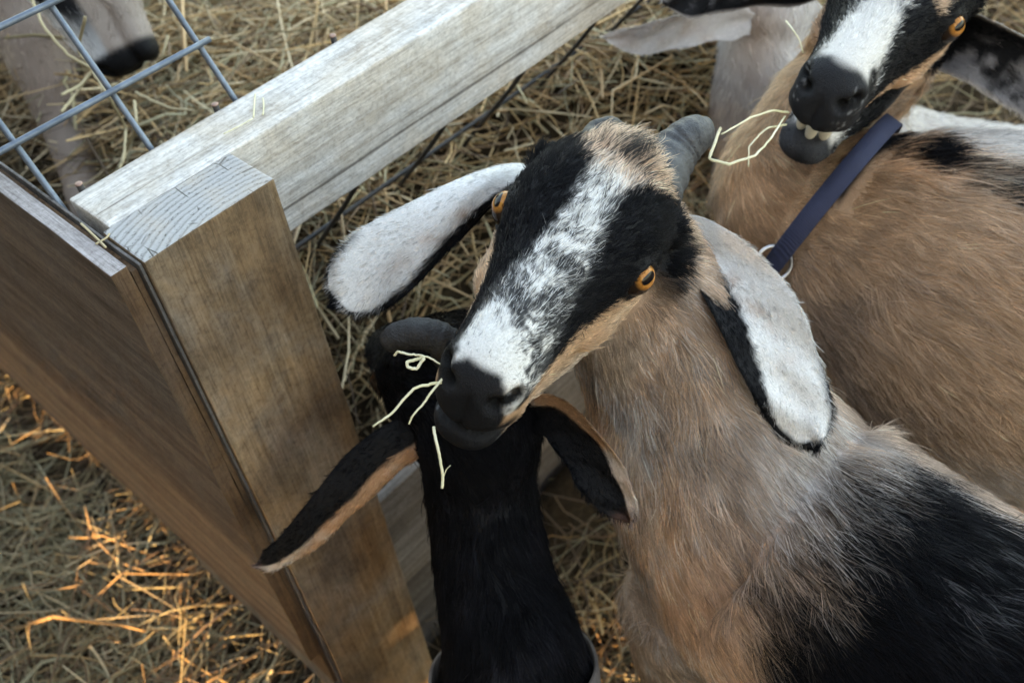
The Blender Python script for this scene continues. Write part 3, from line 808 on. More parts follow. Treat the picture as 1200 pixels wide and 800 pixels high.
# ------------------------------------------------------------------ the goat in front
h1 = Head(.2, (.4007, .3289, .5918), [[-.2468, -.9517, .1827], [.9159, -.2907, -.2768], [.3166, .099, .9434]])
def col_main(P, N, r):
    q = h1.l(P); x, y, z = q.T; ax = np.abs(x); j = (r - .5)
    nz = noise3(P, 260, 3) * .5 + noise3(P, 90, 4) * .5
    # neck and body
    b = lerp(TAUPE, TAN * .95, sstep(noise3(P, 14, 8) * .5 + sstep(y, -1.1, -.1), .2, 1.0))
    b = lerp(b, (.55, .50, .47), sstep(noise3(P, 9, 21) + .5 * noise3(P, 60, 22) + j * 1.3, -.2, .6) * .9)
    b = lerp(b, (.12, .09, .075), sstep(noise3(P, 30, 12) * .7 + noise3(P, 110, 13) * .5 + j * 1.2, .25, .8) * .75)
    # black saddle on the flank, tan along the spine
    X, Y, Z = P.T
    sad = sstep(Y + noise3(P, 22, 31) * .02 + noise3(P, 70, 32) * .012 + j * .05, .165 - .0 * X, .105)
    sp = sstep(X + noise3(P, 30, 33) * .01 + j * .03, .452, .436)
    b = lerp(b, (.42, .30, .22), sstep(X, .43, .45) * sstep(Y, .32, .22))
    b = lerp(b, BLACK, sad * sp)
    wh = np.exp(-(np.linalg.norm((P - WZ(1130, 690, .43)) / [.03, .02, .03], axis=1)) ** 2) * .5
    b = lerp(b, (.2, .19, .2), wh * sstep(noise3(P, 150, 37) + j, .1, .5))
    # head
    hd = np.tile(BLACK, (len(P), 1))
    wb = interp(y, [-.1, .0, .08, .15, .24, .34, .46, .58, .7, .82, .92], [.10, .165, .19, .15, .085, .060, .070, .084, .100, .118, .10])
    e = wb - np.abs(x + .012) + nz * .022 + j * .03
    white = sstep(e, -.012, .012)
    wc = lerp((.66, .635, .60), (.56, .36, .24), sstep(y + nz * .07 + j * .05, .32, .15))
    pep = sstep(noise3(P, 330, 41) * .35 + noise3(P, 110, 42) * .5 + j * 1.8 - .33 + .47 * np.exp(-((y - .66) / .19) ** 2) + .3 * sstep(ax, wb * .5, wb) - .06 * sstep(y, .76, .86), .0, .3)
    wc = lerp(wc, (.014, .014, .016), pep * .96)
    tuft = np.exp(-((x - .0) / .085) ** 2 - ((y - .11) / .06) ** 2)
    wc = lerp(wc, (.03, .025, .022), sstep(tuft + j * .8 + nz * .3, .4, .8))
    hd = lerp(hd, wc, white)
    # tan stripe from under the eye to the corner of the mouth, buff jaw below
    zl = interp(y, [.2, .34, .42, .55, .75, .9], [-.05, -.012, .018, .016, -.022, -.06])
    st = sstep(zl - z + nz * .02 + j * .03, -.008, .012) * sstep(y, .12, .28)
    jaw = lerp((.44, .27, .16), (.40, .31, .24), sstep(z, -.15, -.3))
    hd = lerp(hd, jaw, st)
    pale = np.exp(-((y - .43) / .05) ** 2 - ((z + .07) / .025) ** 2)
    hd = lerp(hd, (.5, .38, .28), pale * .6)
    # nose leather, lips
    pad = np.maximum(sstep(y - ax * .45 + nz * .008, .90, .92) * sstep(z, .058, .04), sstep(y, .955, .965))
    lip = sstep(y - (z + .14) * .25 + nz * .02, .86, .92) * sstep(z, -.07, -.12)
    frost = sstep(noise3(P, 260, 51) * .6 + j * 1.4, .42, .6) * sstep(ax, .02, .05) * .8
    dk = lerp((.009, .009, .0105), (.24, .24, .25), frost * (lip > .5))
    hd = lerp(hd, dk, np.maximum(pad, lip)); hd = lerp(hd, (.002, .002, .002), dark_lines(q))
    back = np.maximum(sstep(y + nz * .03 + j * .03, .02, -.04), sstep(z + nz * .03 - y * .0, -.12, -.17) * sstep(y, .3, .2))
    wm = interp(y, [-.1, 0, .3, .5, .7, 1], [.24, .29, .32, .28, .22, .2]); back = np.maximum(back, sstep(ax, wm, wm + .03)); back = np.maximum(back, sstep(z, interp(y, [0, .2, .5, .9], [-.40, -.49, -.42, -.36]), interp(y, [0, .2, .5, .9], [-.44, -.53, -.46, -.40])))
    ed = np.minimum(*[np.linalg.norm(q - EYE_C * [sx, 1, 1], axis=1) for sx in (-1, 1)]); hd = lerp(hd, BLACK, sstep(ed, EYE_R * 1.5, EYE_R * 1.28))
    return lerp(hd, b, back)
def len_main(P, N, r):
    q = h1.l(P); x, y, z = q.T
    L = interp(y, [-.6, -.15, .0, .1, .2, .4, .7, .86, .93, .96], [.019, .017, .014, .014, .0095, .0072, .0068, .0055, .0028, .0])
    tuft = np.exp(-(x / .10) ** 2 - ((y - .08) / .08) ** 2) * (z > .05)
    L = L + tuft * .007
    lip = sstep(y, .88, .93) * (z < -.08)
    L = np.where(lip > .5, .0022, L)
    ed = np.minimum(*[np.linalg.norm(q - EYE_C * [sx, 1, 1], axis=1) for sx in (-1, 1)])
    L = L * np.maximum(sstep(ed, EYE_R * 1.05, EYE_R * 1.6), .55 * (ed > EYE_R * 1.10))
    far = (y < -.6) | (y > 1.05) | (np.abs(x) > interp(y, [0, .3, .5, .7, 1], [.38, .38, .32, .26, .25])) | (z < interp(y, [0, .2, .5, .9], [-.44, -.53, -.47, -.42]))
    return np.where(far, .020, L)
def dens_main(V):
    q = h1.l(V); return np.where((q[:, 1] > -.1) & (np.abs(q[:, 0]) < .4) & (q[:, 2] > -.6), 3.2, 1.0)
D_ = W(905, 632, .755)
T1, T2 = WZ(1098, 776, .325), WZ(1350, 960, .32)
main_tubes = [
    dict(p=[(h1.w((0, .2, -.17)), .042, .046), (h1.w((0, .0, -.2)), .048, .055), (W(775, 395, .705), .058, .066), (W(838, 520, .735), .082, .095), (D_, .098, .118)], n=30, up=(0, .3, 1)),
    dict(p=[(W(862, 585, .75), .078, .09), (D_, .100, .122), ((T1 + D_) / 2, .103, .122), (T1, .108, .12), (T2, .11, .12)], n=30),
    leg(W(800, 700, .80), .030), leg(W(800, 700, .80) + [.12, .03, 0], .030), leg(T2 + [-.07, 0, -.05], .034), leg(T2 + [.07, .0, -.05], .034)]
g1 = Goat('brown goat with a white blaze between black cheeks, resting its chin above the black goat', (D_[0], D_[1], GZ), h1, main_tubes, .0019, col_main, len_main, FUR[0], dens_main, seed=11)
for sx in (-1, 1): g1.eye(sx)
def ear_main(s, t, side, r, P):
    n = noise3(P, 120, 61); j = r - .5
    c = lerp((.74, .725, .70), (.47, .32, .24), np.exp(-((s - .35) / .25) ** 2 - ((t + .25) / .25) ** 2) * .8 * sstep(n + j, -.3, .5))
    c = lerp(c, (.10, .10, .105), sstep(noise3(P, 300, 62) * .5 + j * 1.6 + sstep(s, .5, .95) * .28, .62, .85) * .75)
    e = np.maximum(sstep(t * EDGE[0] + n * .08 + j * .15 - interp(s, EDGE[1], EDGE[2]), -.05, .08), sstep(s + n * .01 + j * .03, .925, .955))
    e = np.maximum(e, sstep(-t * EDGE[0] + j * .1, .82, .90) * sstep(s, .55, .72))
    return lerp(np.where((side > 0)[:, None], c, c * .9), BLACK, e)
EDGE = (-1, (0, .15, .35, .6, 1), (-.3, .1, .5, .75, .8))
g1.ear([(640, 205, .69, 20, 0), (578, 220, .655, 22, 14), (512, 262, .645, 35, 12), (452, 306, .64, 46, 6), (416, 336, .64, 42, 0), (390, 358, .64, 28, 0)], ear_main, cup=(-.7, -.7, -.35, -.15, -.1, .1), nfur=26000, seed=6)
EDGE = (1, (0, .2, .35, .5, .7, 1), (-.3, -.1, .05, .35, .68, .8))
g1.ear([(775, 258, .70, 24, 10), (828, 300, .668, 34, 22), (878, 362, .645, 47, 20), (916, 432, .64, 45, 8), (940, 488, .64, 37, 0), (954, 527, .64, 24, 0)], ear_main, cup=(.6, .8, .6, .25, .05, -.1), nfur=28000, seed=7)
hb = h1.w((-.125, .03, .19))
g1.horn([hb - h1.R[:, 2] * .02, W(788, 182, .655), W(812, 160, .66), W(828, 157, .668)], [.0175, .016, .0135, .0105], MAT_HORN, .85, 8, .055)
hb2 = h1.w((.09, .0, .2))
g1.horn([hb2 - h1.R[:, 2] * .02, W(698, 160, .66), W(715, 152, .665), W(734, 163, .678)], [.0115, .0095, .0085, .007], MAT_HORN_DARK, .8, 5, .04)

# ------------------------------------------------------------------ the goat with the blue collar
h2 = Head(.21, (.7899, .3143, .5759), [[-.1345, -.9879, .077], [.952, -.1504, -.2668], [.2751, .0374, .9607]], jaw=.15)
D2, E2, F2 = W(1025, 312, .885), W(1150, 358, .865), W(1420, 450, .85)
C2 = W(918, 232, .905)
neck_t = nrm(D2 - C2)
col_c = W(945, 270, .898)
def col_2(P, N, r):
    q = h2.l(P); x, y, z = q.T; ax = np.abs(x); j = r - .5
    nz = noise3(P, 240, 3) * .5 + noise3(P, 90, 4) * .5; X, Y, Z = P.T
    b = lerp((.48, .29, .17), (.37, .24, .155), sstep((P - col_c) @ neck_t + noise3(P, 20, 5) * .03, -.02, .10))
    b = lerp(b, (.19, .14, .115), sstep(noise3(P, 13, 6) + .5 * noise3(P, 50, 7) + j * .8, .15, .9) * .7)
    b = lerp(b, (.46, .42, .40), sstep(.25 - Y + noise3(P, 12, 8) * .06 + j * .1, .1, .3) * sstep(Z, .36, .30))
    xs = .668 + noise3(P, 25, 9) * .012
    far = sstep(X - xs + j * .03, .0, .04)
    b = lerp(b, (.55, .50, .46), far * sstep(Z, .34, .40) * sstep(Y, .29, .25))  # sky light on the far flank, painted into the coat as pale grey
    ds = np.exp(-((X - xs) / .020) ** 2) * sstep(Y, .30, .27) * (.55 + .45 * sstep(noise3(P, 30, 10), -.3, .2))
    b = lerp(b, BLACK, sstep(ds + j * .5, .35, .65))
    hd = np.tile(BLACK, (len(P), 1))
    wb = interp(y, [.0, .2, .36, .5, .65, .8, .9], [.03, .04, .05, .055, .075, .10, .09])
    white = sstep(wb - ax + nz * .03 + j * .04, -.015, .015)
    wc = lerp((.12, .12, .125), WHITE, sstep(y + nz * .06 + j * .25, .42, .66))
    hd = lerp(hd, wc, white)
    zl = interp(y, [.2, .36, .55, .75, .9], [-.03, -.045, -.075, -.10, -.12])
    st = sstep(zl - z + nz * .02 + j * .03, -.008, .012) * sstep(zl - .10 - z, .0, -.03) * sstep(y, .15, .3)
    hd = lerp(hd, (.40, .23, .13), st)
    brow = np.exp(-((y - .42) / .06) ** 2 - ((ax - .145) / .04) ** 2) * (z > 0)
    hd = lerp(hd, (.42, .29, .20), sstep(brow + nz * .3 + j * .3, .4, .7))
    pad = sstep(y + nz * .008, .87, .90) * sstep(z, .085, .06)
    lip = sstep(y + nz * .02, .80, .86) * sstep(z, -.05, -.10)
    rim = np.exp(-((z + .176) / .010) ** 2) * (y > .72) * .6
    hd = lerp(hd, (.014, .0145, .017), np.maximum(pad, lip))
    hd = lerp(hd, (.34, .30, .28), rim); hd = lerp(hd, (.04, .04, .044), lip * sstep(z, -.2, -.25) * .8 * sstep(noise3(P, 60, 52) + j, -.5, .3))
    hd = lerp(hd, (.002, .002, .002), dark_lines(q, False))
    spk = sstep(noise3(P, 420, 51) + j * .9, .45, .7) * sstep(ax, .05, .09) * .5 * np.maximum(pad, lip)
    hd = lerp(hd, (.35, .35, .36), spk)
    wm = interp(y, [-.1, 0, .3, .5, .7, 1], [.24, .29, .32, .28, .22, .2]); back = np.maximum(sstep(y + nz * .03 + j * .03, -.02, -.08), sstep(ax, wm, wm + .03))
    back = np.maximum(back, sstep(z + nz * .03, -.26, -.32) * sstep(y, .35, .25)); back = np.maximum(back, sstep(z, interp(y, [0, .2, .5, .7, .9], [-.26, -.33, -.36, -.42, -.46]), interp(y, [0, .2, .5, .7, .9], [-.30, -.37, -.40, -.46, -.50])))
    ed = np.minimum(*[np.linalg.norm(q - EYE_C * [sx, 1, 1], axis=1) for sx in (-1, 1)]); hd = lerp(hd, BLACK, sstep(ed, EYE_R * 1.5, EYE_R * 1.28))
    return lerp(hd, b, back)
def len_2(P, N, r):
    q = h2.l(P); x, y, z = q.T
    L = interp(y, [-.3, .0, .1, .4, .7, .83, .89, .93], [.017, .013, .011, .008, .0068, .0055, .0022, .0])
    L = np.where((y > .84) & (z < -.05), np.where(z < -.2, .0036, .002), L)
    ed = np.minimum(*[np.linalg.norm(q - EYE_C * [sx, 1, 1], axis=1) for sx in (-1, 1)])
    L = L * np.maximum(sstep(ed, EYE_R * 1.05, EYE_R * 1.6), .55 * (ed > EYE_R * 1.10))
    far = (y < -.3) | (y > 1.03) | (np.abs(x) > interp(y, [0, .3, .5, .7, 1], [.36, .36, .32, .26, .25])) | (z < interp(y, [0, .2, .5, .7, .9], [-.36, -.45, -.47, -.48, -.50]))
    L = np.where(far, .021, L)
    a = (P - col_c) @ neck_t
    near = np.linalg.norm(P - col_c, axis=1) < .16
    return np.where(near, L * (.3 + .7 * sstep(np.abs(a + .002), .007, .013)), L)
def dens_2(V):
    q = h2.l(V); return np.where((q[:, 1] > -.1) & (np.abs(q[:, 0]) < .4) & (q[:, 2] > -.6), 2.6, 1.0)
tubes2 = [dict(p=[(h2.w((0, .2, -.2)), .045, .05), (h2.w((0, .02, -.22)), .052, .058), (W(1000, 92, .965), .052, .058), (W(950, 170, .93), .056, .062), (C2, .060, .066), (W(958, 285, .90), .056, .062), (D2, .092, .102)], n=30, up=(0, 0, 1)),
          dict(p=[(W(1005, 318, .91), .065, .078), (D2, .102, .122), (E2, .138, .150), (F2, .15, .155)], n=26),
          leg(W(935, 330, .98), .032), leg(W(935, 330, .98) + [.14, 0, 0], .032), leg(F2 + [-.08, 0, -.05], .036), leg(F2 + [.08, 0, -.05], .036)]
g2 = Goat('brown goat wearing a navy blue collar, teeth showing, hay in its mouth', (D2[0], D2[1], GZ), h2, tubes2, .0024, col_2, len_2, FUR[1], dens_2, seed=21, radius=.0002)
for sx in (-1, 1): g2.eye(sx)
def ear_dark(s, t, side, r, P):
    n = noise3(P, 120, 61); j = r - .5
    c = lerp(BLACK * 1.3, (.24, .23, .24), sstep(n + j * .8 + t * .6, .0, .7) * .8)
    return lerp(c, (.35, .30, .26), sstep(np.abs(t) + j * .1, .86, .97))
g2.ear([(1095, 40, .87, 34, 0), (1150, 58, .84, 38, -20), (1210, 92, .83, 40, -25), (1260, 130, .83, 38, -20), (1300, 165, .83, 22, 0)], ear_dark, cup=.45, nfur=14000, seed=9)
g2.ear([(985, -35, .86, 24, 30), (930, -18, .85, 28, 40), (870, -16, .84, 30, 40), (810, -10, .83, 30, 30), (775, 0, .83, 18, 20)], ear_dark, cup=.3, nfur=6000, seed=10)
# ------------------------------------------------------------------ the black goat
hp = W(556, 462, .705)
yv = nrm(np.array([.22, .85, -.42])); rv = nrm(np.cross(yv, [0.05, 0, 1])); zv = np.cross(rv, yv)
h3 = Head(.19, hp, np.stack([rv, yv, zv], 1))
def col_black(P, N, r):
    return lerp(BLACK * .8, (.010, .0095, .012), sstep(noise3(P, 60, 3) + r - .5, 0, .8))
def len_black(P, N, r):
    y = h3.l(P)[:, 1]; return interp(y, [-.5, .0, .5, 1], [.017, .014, .01, .006])
B3 = W(600, 760, .735); B4 = W(615, 900, .75)
tubes3 = [dict(p=[(h3.w((0, .25, -.15)), .045, .05), (h3.w((0, .05, -.1)), .046, .055), (W(562, 560, .745), .040, .058), (W(578, 670, .745), .042, .062), (B3, .050, .07), (B4, .07, .09)], n=30, up=nrm(CAM - W(570, 600, .74))),
          dict(p=[(B4, .07, .09), (W(640, 1080, .78), .10, .11), (W(700, 1400, .86), .11, .12)], n=16),
          leg(W(560, 1080, .84), .03), leg(W(720, 1080, .84), .03)]
g3 = Goat('black goat with pale edged ears, seen from behind its neck', (B4[0], B4[1], GZ), h3, tubes3, .0026, col_black, len_black, FUR[2], None, seed=31, radius=.0002)
for sx in (-1, 1): g3.eye(sx, MAT_EYE_DARK)
def ear_black(s, t, side, r, P):
    j = r - .5; n = noise3(P, 100, 66)
    inner = lerp((.50, .42, .36), (.38, .22, .13), sstep(np.sin(s * 5) * .5 + n * .4 + j * .5 - t * .3, .0, .5))
    a = sstep(t * EDGE[0] + n * .08 + j * .12, EDGE[1] - .06, EDGE[1] + .06) * (side > 0)
    c = lerp(np.tile(BLACK, (len(s), 1)), inner, a)
    return lerp(c, (.09, .05, .04), sstep(s, .86, .95) * .7)
EDGE = (-1, .15)
g3.ear([(500, 505, .712, 26, 20), (455, 532, .71, 33, 30), (405, 580, .715, 30, 34), (355, 632, .735, 24, 34), (320, 656, .75, 17, 20), (300, 662, .755, 10, 0)], ear_black, cup=-.35, nfur=14000, seed=12)
EDGE = (-1, .35)
g3.ear([(612, 482, .70, 18, -10), (650, 488, .675, 28, -25), (690, 525, .655, 32, -35), (718, 575, .65, 28, -30), (738, 612, .65, 16, -10)], ear_black, cup=.55, nfur=12000, seed=13)
g3.horn([h3.w((-.06, .05, .14)), W(530, 408, .665), W(500, 392, .655), (W(468, 394, .655)), W(452, 408, .66)], [.0125, .0115, .011, .0095, .007], MAT_HORN_DARK, .75, 16, .05)
g3.horn([h3.w((.06, .05, .14)), W(585, 420, .70), W(600, 405, .70), W(612, 420, .705)], [.014, .012, .010, .007], MAT_HORN_DARK, .8, 12, .02)
# ------------------------------------------------------------------ the pale goat behind the collared one
yv = nrm(np.array([.75, .62, -.1])); rv = nrm(np.cross(yv, [0, 0, 1])); zv = np.cross(rv, yv)
h4 = Head(.21, W(905, 28, 1.14), np.stack([rv, yv, zv], 1))
def col_pale(P, N, r):
    n = noise3(P, 16, 71) + .5 * noise3(P, 60, 72) + (r - .5) * .6
    c = lerp((.40, .365, .345), (.29, .25, .235), sstep(n, 0, .8))
    d = np.linalg.norm(P - W(872, 35, 1.10), axis=1)
    return lerp(c, (.42, .29, .20), np.exp(-(d / .045) ** 2))
tubes4 = [dict(p=[(h4.w((0, .2, -.2)), .045, .05), (W(893, 65, 1.18), .052, .06), (W(905, 140, 1.20), .07, .085), (W(960, 185, 1.24), .095, .11)], n=24),
          dict(p=[(W(930, 165, 1.22), .09, .11), (W(1040, 225, 1.35), .10, .115), (W(1300, 265, 1.42), .11, .12)], n=18),
          leg(W(915, 170, 1.22), .026), leg(W(960, 140, 1.28), .026), leg(W(1290, 225, 1.40) - [0, 0, .03], .03)]
g4 = Goat('pale grey goat with a drooping ear, behind the collared goat', (W(930, 165, 1.22)[0], W(930, 165, 1.22)[1], GZ), h4, tubes4, .004, col_pale, lambda P, N, r: np.full(len(P), .015), FUR[3], None, seed=41, radius=.0003)
for sx in (-1, 1): g4.eye(sx)
def ear_pale(s, t, side, r, P): return lerp((.50, .45, .43), (.40, .31, .26), sstep(noise3(P, 70, 75) + r - .5, 0, .7) * .6)
g4.ear([(880, 28, 1.12, 20, 0), (840, 24, 1.10, 22, 20), (795, 34, 1.08, 23, 30), (750, 46, 1.07, 17, 20), (706, 44, 1.06, 7, 0)], ear_pale, cup=.4, nfur=7000, seed=14)
# ------------------------------------------------------------------ the goat behind the wire mesh
yv = nrm(np.array([-.12, -.55, -.75])); rv = nrm(np.cross(yv, [-.6, 1, .3])); zv = np.cross(rv, yv)
nose5 = W(138, 96, 1.10)
h5 = Head(.21, nose5 - yv * .21, np.stack([rv, yv, zv], 1))
def col_5(P, N, r):
    q = h5.l(P); x, y, z = q.T; j = r - .5
    b = lerp((.25, .185, .145), (.34, .28, .24), sstep(noise3(P, 14, 81) + j, -.2, .7))
    hd = lerp(BLACK * 2, (.74, .73, .72), sstep(.13 - np.abs(x) + j * .05, -.02, .02) * sstep(y, .3, .55))
    hd = lerp(hd, (.33, .27, .23), sstep(-.07 - z + j * .03, -.01, .03))
    hd = lerp(hd, BLACK, sstep(y, .86, .90))
    c = lerp(b, hd, sstep(y, .0, .1) * (np.abs(x) < .24) * (z > -.45) * (z < .3) * (y < 1.05))
    return lerp(c, BLACK, sstep(P[:, 2], GZ + .05, GZ + .03))
c5 = W(30, 10, 1.32)
tubes5 = [dict(p=[(h5.w((0, .2, -.2)), .045, .05), (h5.w((0, -.15, -.25)), .055, .06), (h5.w((0, -.5, -.5)), .07, .08), (W(60, -120, 1.45), .1, .11)], n=20),
          dict(p=[(W(20, -40, 1.34), .075, .09), (c5, .052, .062), (W(62, 100, 1.27), .034, .04), (W(92, 200, 1.24), .022, .026), (W(120, 290, 1.22), .017, .02), (np.append(W(128, 320, 1.22)[:2], GZ + .01), .02, .022)], n=24, round=False, up=(0, 1, 0)),
          dict(p=[(W(60, -120, 1.45), .11, .12), (W(-100, -200, 1.6), .13, .14)], n=8),
          leg(W(100, -60, 1.5), .03)]
g5 = Goat('brown goat with white snout and black nose lowered behind the wire mesh', (c5[0], c5[1], GZ), h5, tubes5, .004, col_5, lambda P, N, r: np.where(h5.l(P)[:, 1] > .88, 0, .013), FUR[4], None, seed=51, radius=.0003)
for sx in (-1, 1): g5.eye(sx)

# ------------------------------------------------------------------ teeth, collars
tm, nt, b = new_mat('tooth_enamel'); b.inputs['Base Color'].default_value = (.58, .53, .43, 1); b.inputs['Roughness'].default_value = .25
for x, hgt in ((-.050, .028), (-.006, .038), (.040, .030)):
    V, F = ellipsoid((x, .880 - abs(x) * .5, -.232), (.023, .011, hgt + .012), None, 14, 10)
    adopt(mesh_obj('tooth', h2.w(V), F, tm), g2.root)
cm, nt, b = new_mat('navy_webbing')
v = mapped(nt, (1, 1, 1)); wv = nt.nodes.new('ShaderNodeTexWave'); wv.inputs['Scale'].default_value = 320; wv.inputs['Distortion'].default_value = 1; nt.links.new(v, wv.inputs['Vector'])
n1 = noise(nt, v, 40, 5); n2 = noise(nt, v, 900, 3)
c = mixc(nt, n2, ramp(nt, n1, [(.3, (.010, .014, .042)), (.7, (.024, .031, .075))]).outputs[0], (.015, .019, .05))
nt.links.new(c, b.inputs['Base Color']); b.inputs['Roughness'].default_value = .75; bump(nt, b, math_(nt, 'ADD', wv.outputs['Fac'], n2), .5, .0008)
metal, nt, b = new_mat('nickel_ring'); b.inputs['Base Color'].default_value = (.40, .40, .42, 1); b.inputs['Metallic'].default_value = 1; b.inputs['Roughness'].default_value = .28
def collar(goat, c, t, width, thick, mat, off=.0025, reach=.17, n=96, name='collar'):
    c = np.asarray(c); e1 = nrm(np.cross(t, [0, 0, 1])); e2 = np.cross(t, e1)
    d = goat.V - c; a = d @ t; k = (np.abs(a) < width * .6) & (np.linalg.norm(d, axis=1) < reach)
    x, y = d[k] @ e1, d[k] @ e2; cx, cy = (x.min() + x.max()) / 2, (y.min() + y.max()) / 2
    th = np.arctan2(y - cy, x - cx); r = np.hypot(x - cx, y - cy)
    R = np.zeros(n); ang = np.linspace(-np.pi, np.pi, n, endpoint=False)
    for i, q in enumerate(ang):
        dd = np.abs((th - q + np.pi) % (2 * np.pi) - np.pi) < .12
        R[i] = r[dd].max() if dd.any() else np.nan
    R = np.where(np.isnan(R), np.nanmean(R), R)
    for _ in range(6): R = .25 * np.roll(R, 1) + .5 * R + .25 * np.roll(R, -1)
    R = R + off
    V = []; F = []
    prof = [(-.5, 0), (-.47, 1), (0, 1.12), (.47, 1), (.5, 0), (.47, -.6), (-.47, -.6)]
    for i, q in enumerate(ang):
        for w_, h in prof: V.append(c + e1 * (cx + math.cos(q) * (R[i] + h * thick)) + e2 * (cy + math.sin(q) * (R[i] + h * thick)) + t * w_ * width)
    m = len(prof)
    for i in range(n):
        for j in range(m):
            a0, b0 = i * m + j, i * m + (j + 1) % m; F.append((a0, b0, (b0 + m) % (n * m), (a0 + m) % (n * m)))
    o = adopt(mesh_obj(name, V, F, mat), goat.root)
    bm = bmesh.new(); bm.from_mesh(o.data); bmesh.ops.recalc_face_normals(bm, faces=bm.faces); bm.to_mesh(o.data); bm.free()
    return o, np.array(V).reshape(n, m, 3)
def ring(parent, c, nvec, R, r, mat, name='ring'):
    e1 = nrm(np.cross(nvec, [.3, .2, 1])); e2 = np.cross(nrm(nvec), e1); th = np.linspace(0, 2 * np.pi, 49)[:-1]
    V = []; F = []
    for i, q in enumerate(th):
        o = e1 * math.cos(q) + e2 * math.sin(q)
        for k in range(10):
            p = 2 * math.pi * k / 10; V.append(c + o * (R + r * math.cos(p)) + nrm(nvec) * r * math.sin(p))
    for i in range(48):
        for k in range(10):
            a0, b0 = i * 10 + k, i * 10 + (k + 1) % 10; F.append((a0, b0, (b0 + 10) % 480, (a0 + 10) % 480))
    return adopt(mesh_obj(name, V, F, mat), parent)
co, cv = collar(g2, col_c, nrm(neck_t), .0165, .0014, cm, .004, .115)
co['label'] = 'navy blue webbing collar'
u_, v_, d_ = proj(cv[:, 2]); k = np.argmin((u_ - 900) ** 2 + (v_ - 318) ** 2 + (d_ - d_.min()) * 2e4)
pr_ = cv[k, 2] + nrm(CAM - cv[k, 2]) * .004
rg = ring(g2.root, pr_, nrm(CAM - pr_) + .3 * neck_t, .0145, .0016, metal)
bc, nt, b = new_mat('grey_strap'); n1 = noise(nt, mapped(nt, (1, 1, 1)), 90, 5)
nt.links.new(ramp(nt, n1, [(.3, (.07, .055, .05)), (.7, (.16, .13, .11))]).outputs[0], b.inputs['Base Color']); b.inputs['Roughness'].default_value = .8
tb_ = nrm(W(606, 840, .745) - W(590, 740, .735))
co3, cv3 = collar(g3, W(597, 792, .74), tb_, .020, .0018, bc, .003, .105)
co3['label'] = 'grey worn strap collar'

# ------------------------------------------------------------------ single stalks
sm_, nt, b = new_mat('pale_hay_stalk')
n1 = noise(nt, mapped(nt, (1, 1, 1)), 60, 4); nt.links.new(ramp(nt, n1, [(.35, (.48, .43, .24)), (.65, (.66, .61, .44))]).outputs[0], b.inputs['Base Color']); b.inputs['Roughness'].default_value = .5
def stalk(pts, r, label, group=None, flat=.35, taper=.6):
    r *= .62; P = np.array([W(*p) for p in pts]); k = 6 * (len(P) - 1) + 1
    t = np.linspace(0, len(P) - 1, k); lin = np.stack([np.interp(t, np.arange(len(P)), P[:, c]) for c in range(3)], 1)
    C = .35 * catmull(P, k) + .65 * lin + np.random.default_rng(int(pts[0][0])).normal(0, r * .16, (k, 3)); n = len(C)      # kinked like a dry blade
    V, F = tube_mesh(C, np.linspace(r, r * taper, n), np.linspace(r, r * taper, n) * flat, nrm(CAM - C), 8)
    o = mesh_obj('hay_stalk', V - C[0], F, sm_); o.location = [float(x) for x in C[0]]
    tag(o, label, 'hay stalk', group); return o
stalk([(528, 446, .535), (505, 450, .528), (485, 455, .525), (459, 484, .525), (436, 500, .525)], .0014, 'forked pale stalk sticking out of the blazed goat mouth')
stalk([(520, 442, .532), (505, 460, .527), (497, 472, .526), (484, 486, .525), (479, 497, .525)], .0011, 'thin bent stalk beside the forked one in the blazed goat mouth')
stalk([(462, 417, .54), (466, 412, .538), (478, 415, .536), (492, 416, .533), (505, 420, .532), (522, 430, .534)], .0011, 'curled grass blade above the forked stalk by the goat nostril')
stalk([(497, 420, .531), (488, 432, .532), (478, 430, .533), (477, 424, .533), (488, 421, .533), (498, 418, .532)], .0013, 'small looped blade curling beside the goat nostril', None, .3, 1)
stalk([(508, 500, .535), (511, 515, .53), (515, 535, .53), (519, 557, .53), (518, 572, .53)], .0013, 'straight straw hanging down from the blazed goat chin', None, .8, .9)
stalk([(519, 560, .53), (523, 550, .529), (528, 545, .528)], .0005, 'tiny side shoot on the straw under the goat chin')
d2 = .715
stalk([(925, 132, .735), (905, 130, d2), (880, 138, d2 - .01), (845, 158, d2 - .02)], .0014, 'upper arched stalk in the collared goat mouth')
stalk([(845, 150, d2 - .02), (842, 156, d2 - .02), (832, 186, d2 - .025), (856, 193, d2 - .025)], .0016, 'bent end of green stalk folded below the collared goat mouth', None, .5, 1)
stalk([(852, 193, d2 - .025), (885, 182, d2 - .02), (905, 160, d2 - .01), (920, 136, .73)], .0015, 'lower curved stalk in the collared goat mouth')
stalk([(922, 146, .735), (900, 150, d2), (890, 158, d2), (878, 172, d2), (877, 196, d2)], .0012, 'short kinked stalk hanging from the collared goat lip')
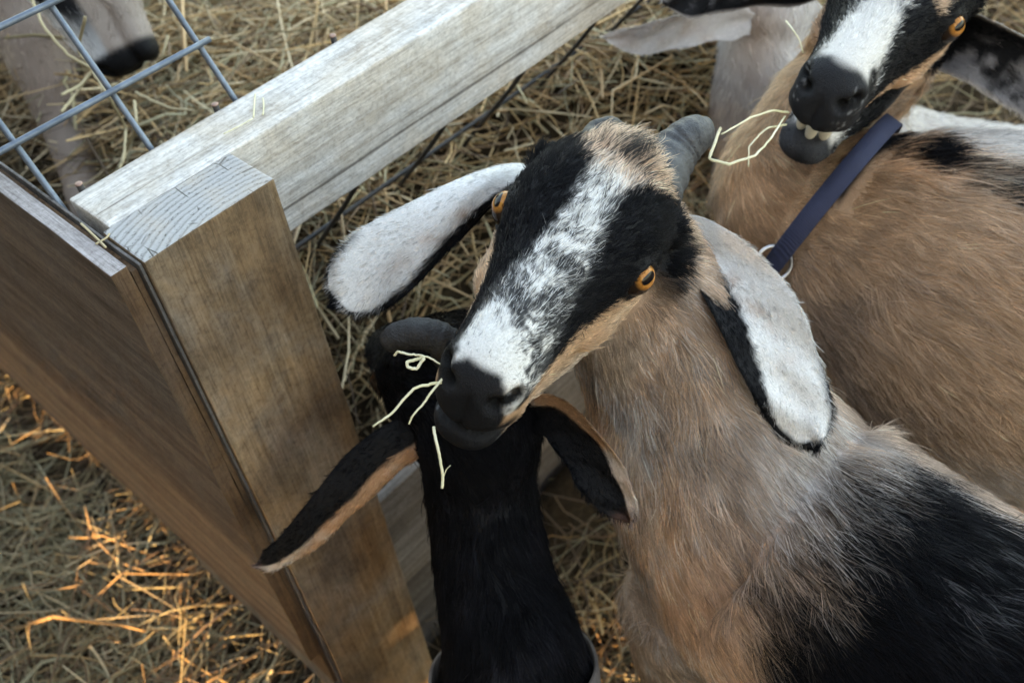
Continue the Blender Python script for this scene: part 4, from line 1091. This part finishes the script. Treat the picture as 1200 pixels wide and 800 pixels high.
stalk([(921, 25, .745), (930, 36, .735), (938, 50, .735), (941, 62, .737)], .0011, 'loose stalk stuck on the cheek of the collared goat')
zt = .6165
dm_, nt, b = new_mat('old_hay_stalk'); b.inputs['Base Color'].default_value = (.36, .29, .17, 1); b.inputs['Roughness'].default_value = .7
def onrail(pts, label, r=.0006):
    P = np.array([WZ(u, v, zt) for u, v in pts]); C = catmull(P, 14); V, F = tube_mesh(C, r, r * .7, (0, 0, 1), 6)
    o = mesh_obj('hay_stalk', V - C[0], F, sm_ if r < .00065 else dm_); o.location = [float(x) for x in C[0]]; tag(o, label, 'hay stalk')
onrail([(262, 157), (280, 148), (296, 139)], 'fine pale stalk lying on top of the rail near the post')
onrail([(297, 138), (298, 122), (299, 110)], 'second fine stalk across the top of the rail')
onrail([(308, 135), (309, 125), (308, 115)], 'shortest fine stalk on top of the rail')
onrail([(95, 262), (112, 278), (124, 290)], 'dry stalk caught between the board panel and the rail end', .0008)
onrail([(112, 286), (124, 279), (128, 274)], 'short dry stalk wedged beside the post top corner', .0008)

for lab, pts in (('long curved hay strand arching behind the wire mesh beside the goat snout', [(35, -8), (50, 30), (80, 65), (112, 82)]),
                 ('hay strand running down behind a mesh wire towards the rail', [(108, 82), (125, 110), (147, 150), (144, 192)]),
                 ('crooked hay strand standing beside the rail edge behind the mesh', [(157, 118), (160, 145), (148, 178), (141, 198)]),
                 ('shorter prong of the forked hay strand behind the mesh', [(72, 111), (93, 101), (107, 84)]),
                 ('longer prong of the forked hay strand behind the mesh', [(72, 131), (88, 112), (106, 86)]),
                 ('short upright hay strand next to the black nose behind the mesh', [(197, 42), (190, 66), (177, 84)]),
                 ('flat lying hay strand between the mesh and the rail', [(158, 108), (196, 126), (228, 130)]),
                 ('small hay strand crossing the goat snout behind the mesh', [(100, 20), (92, 60), (118, 92)])):
    o = stalk([(u, v, .92 + .012 * ((u * 7 + v) % 5)) for u, v in pts], .0024, lab, 'hay strands tangled in the wire mesh', .5, .8)
    o.data.materials.clear(); o.data.materials.append(dm_)
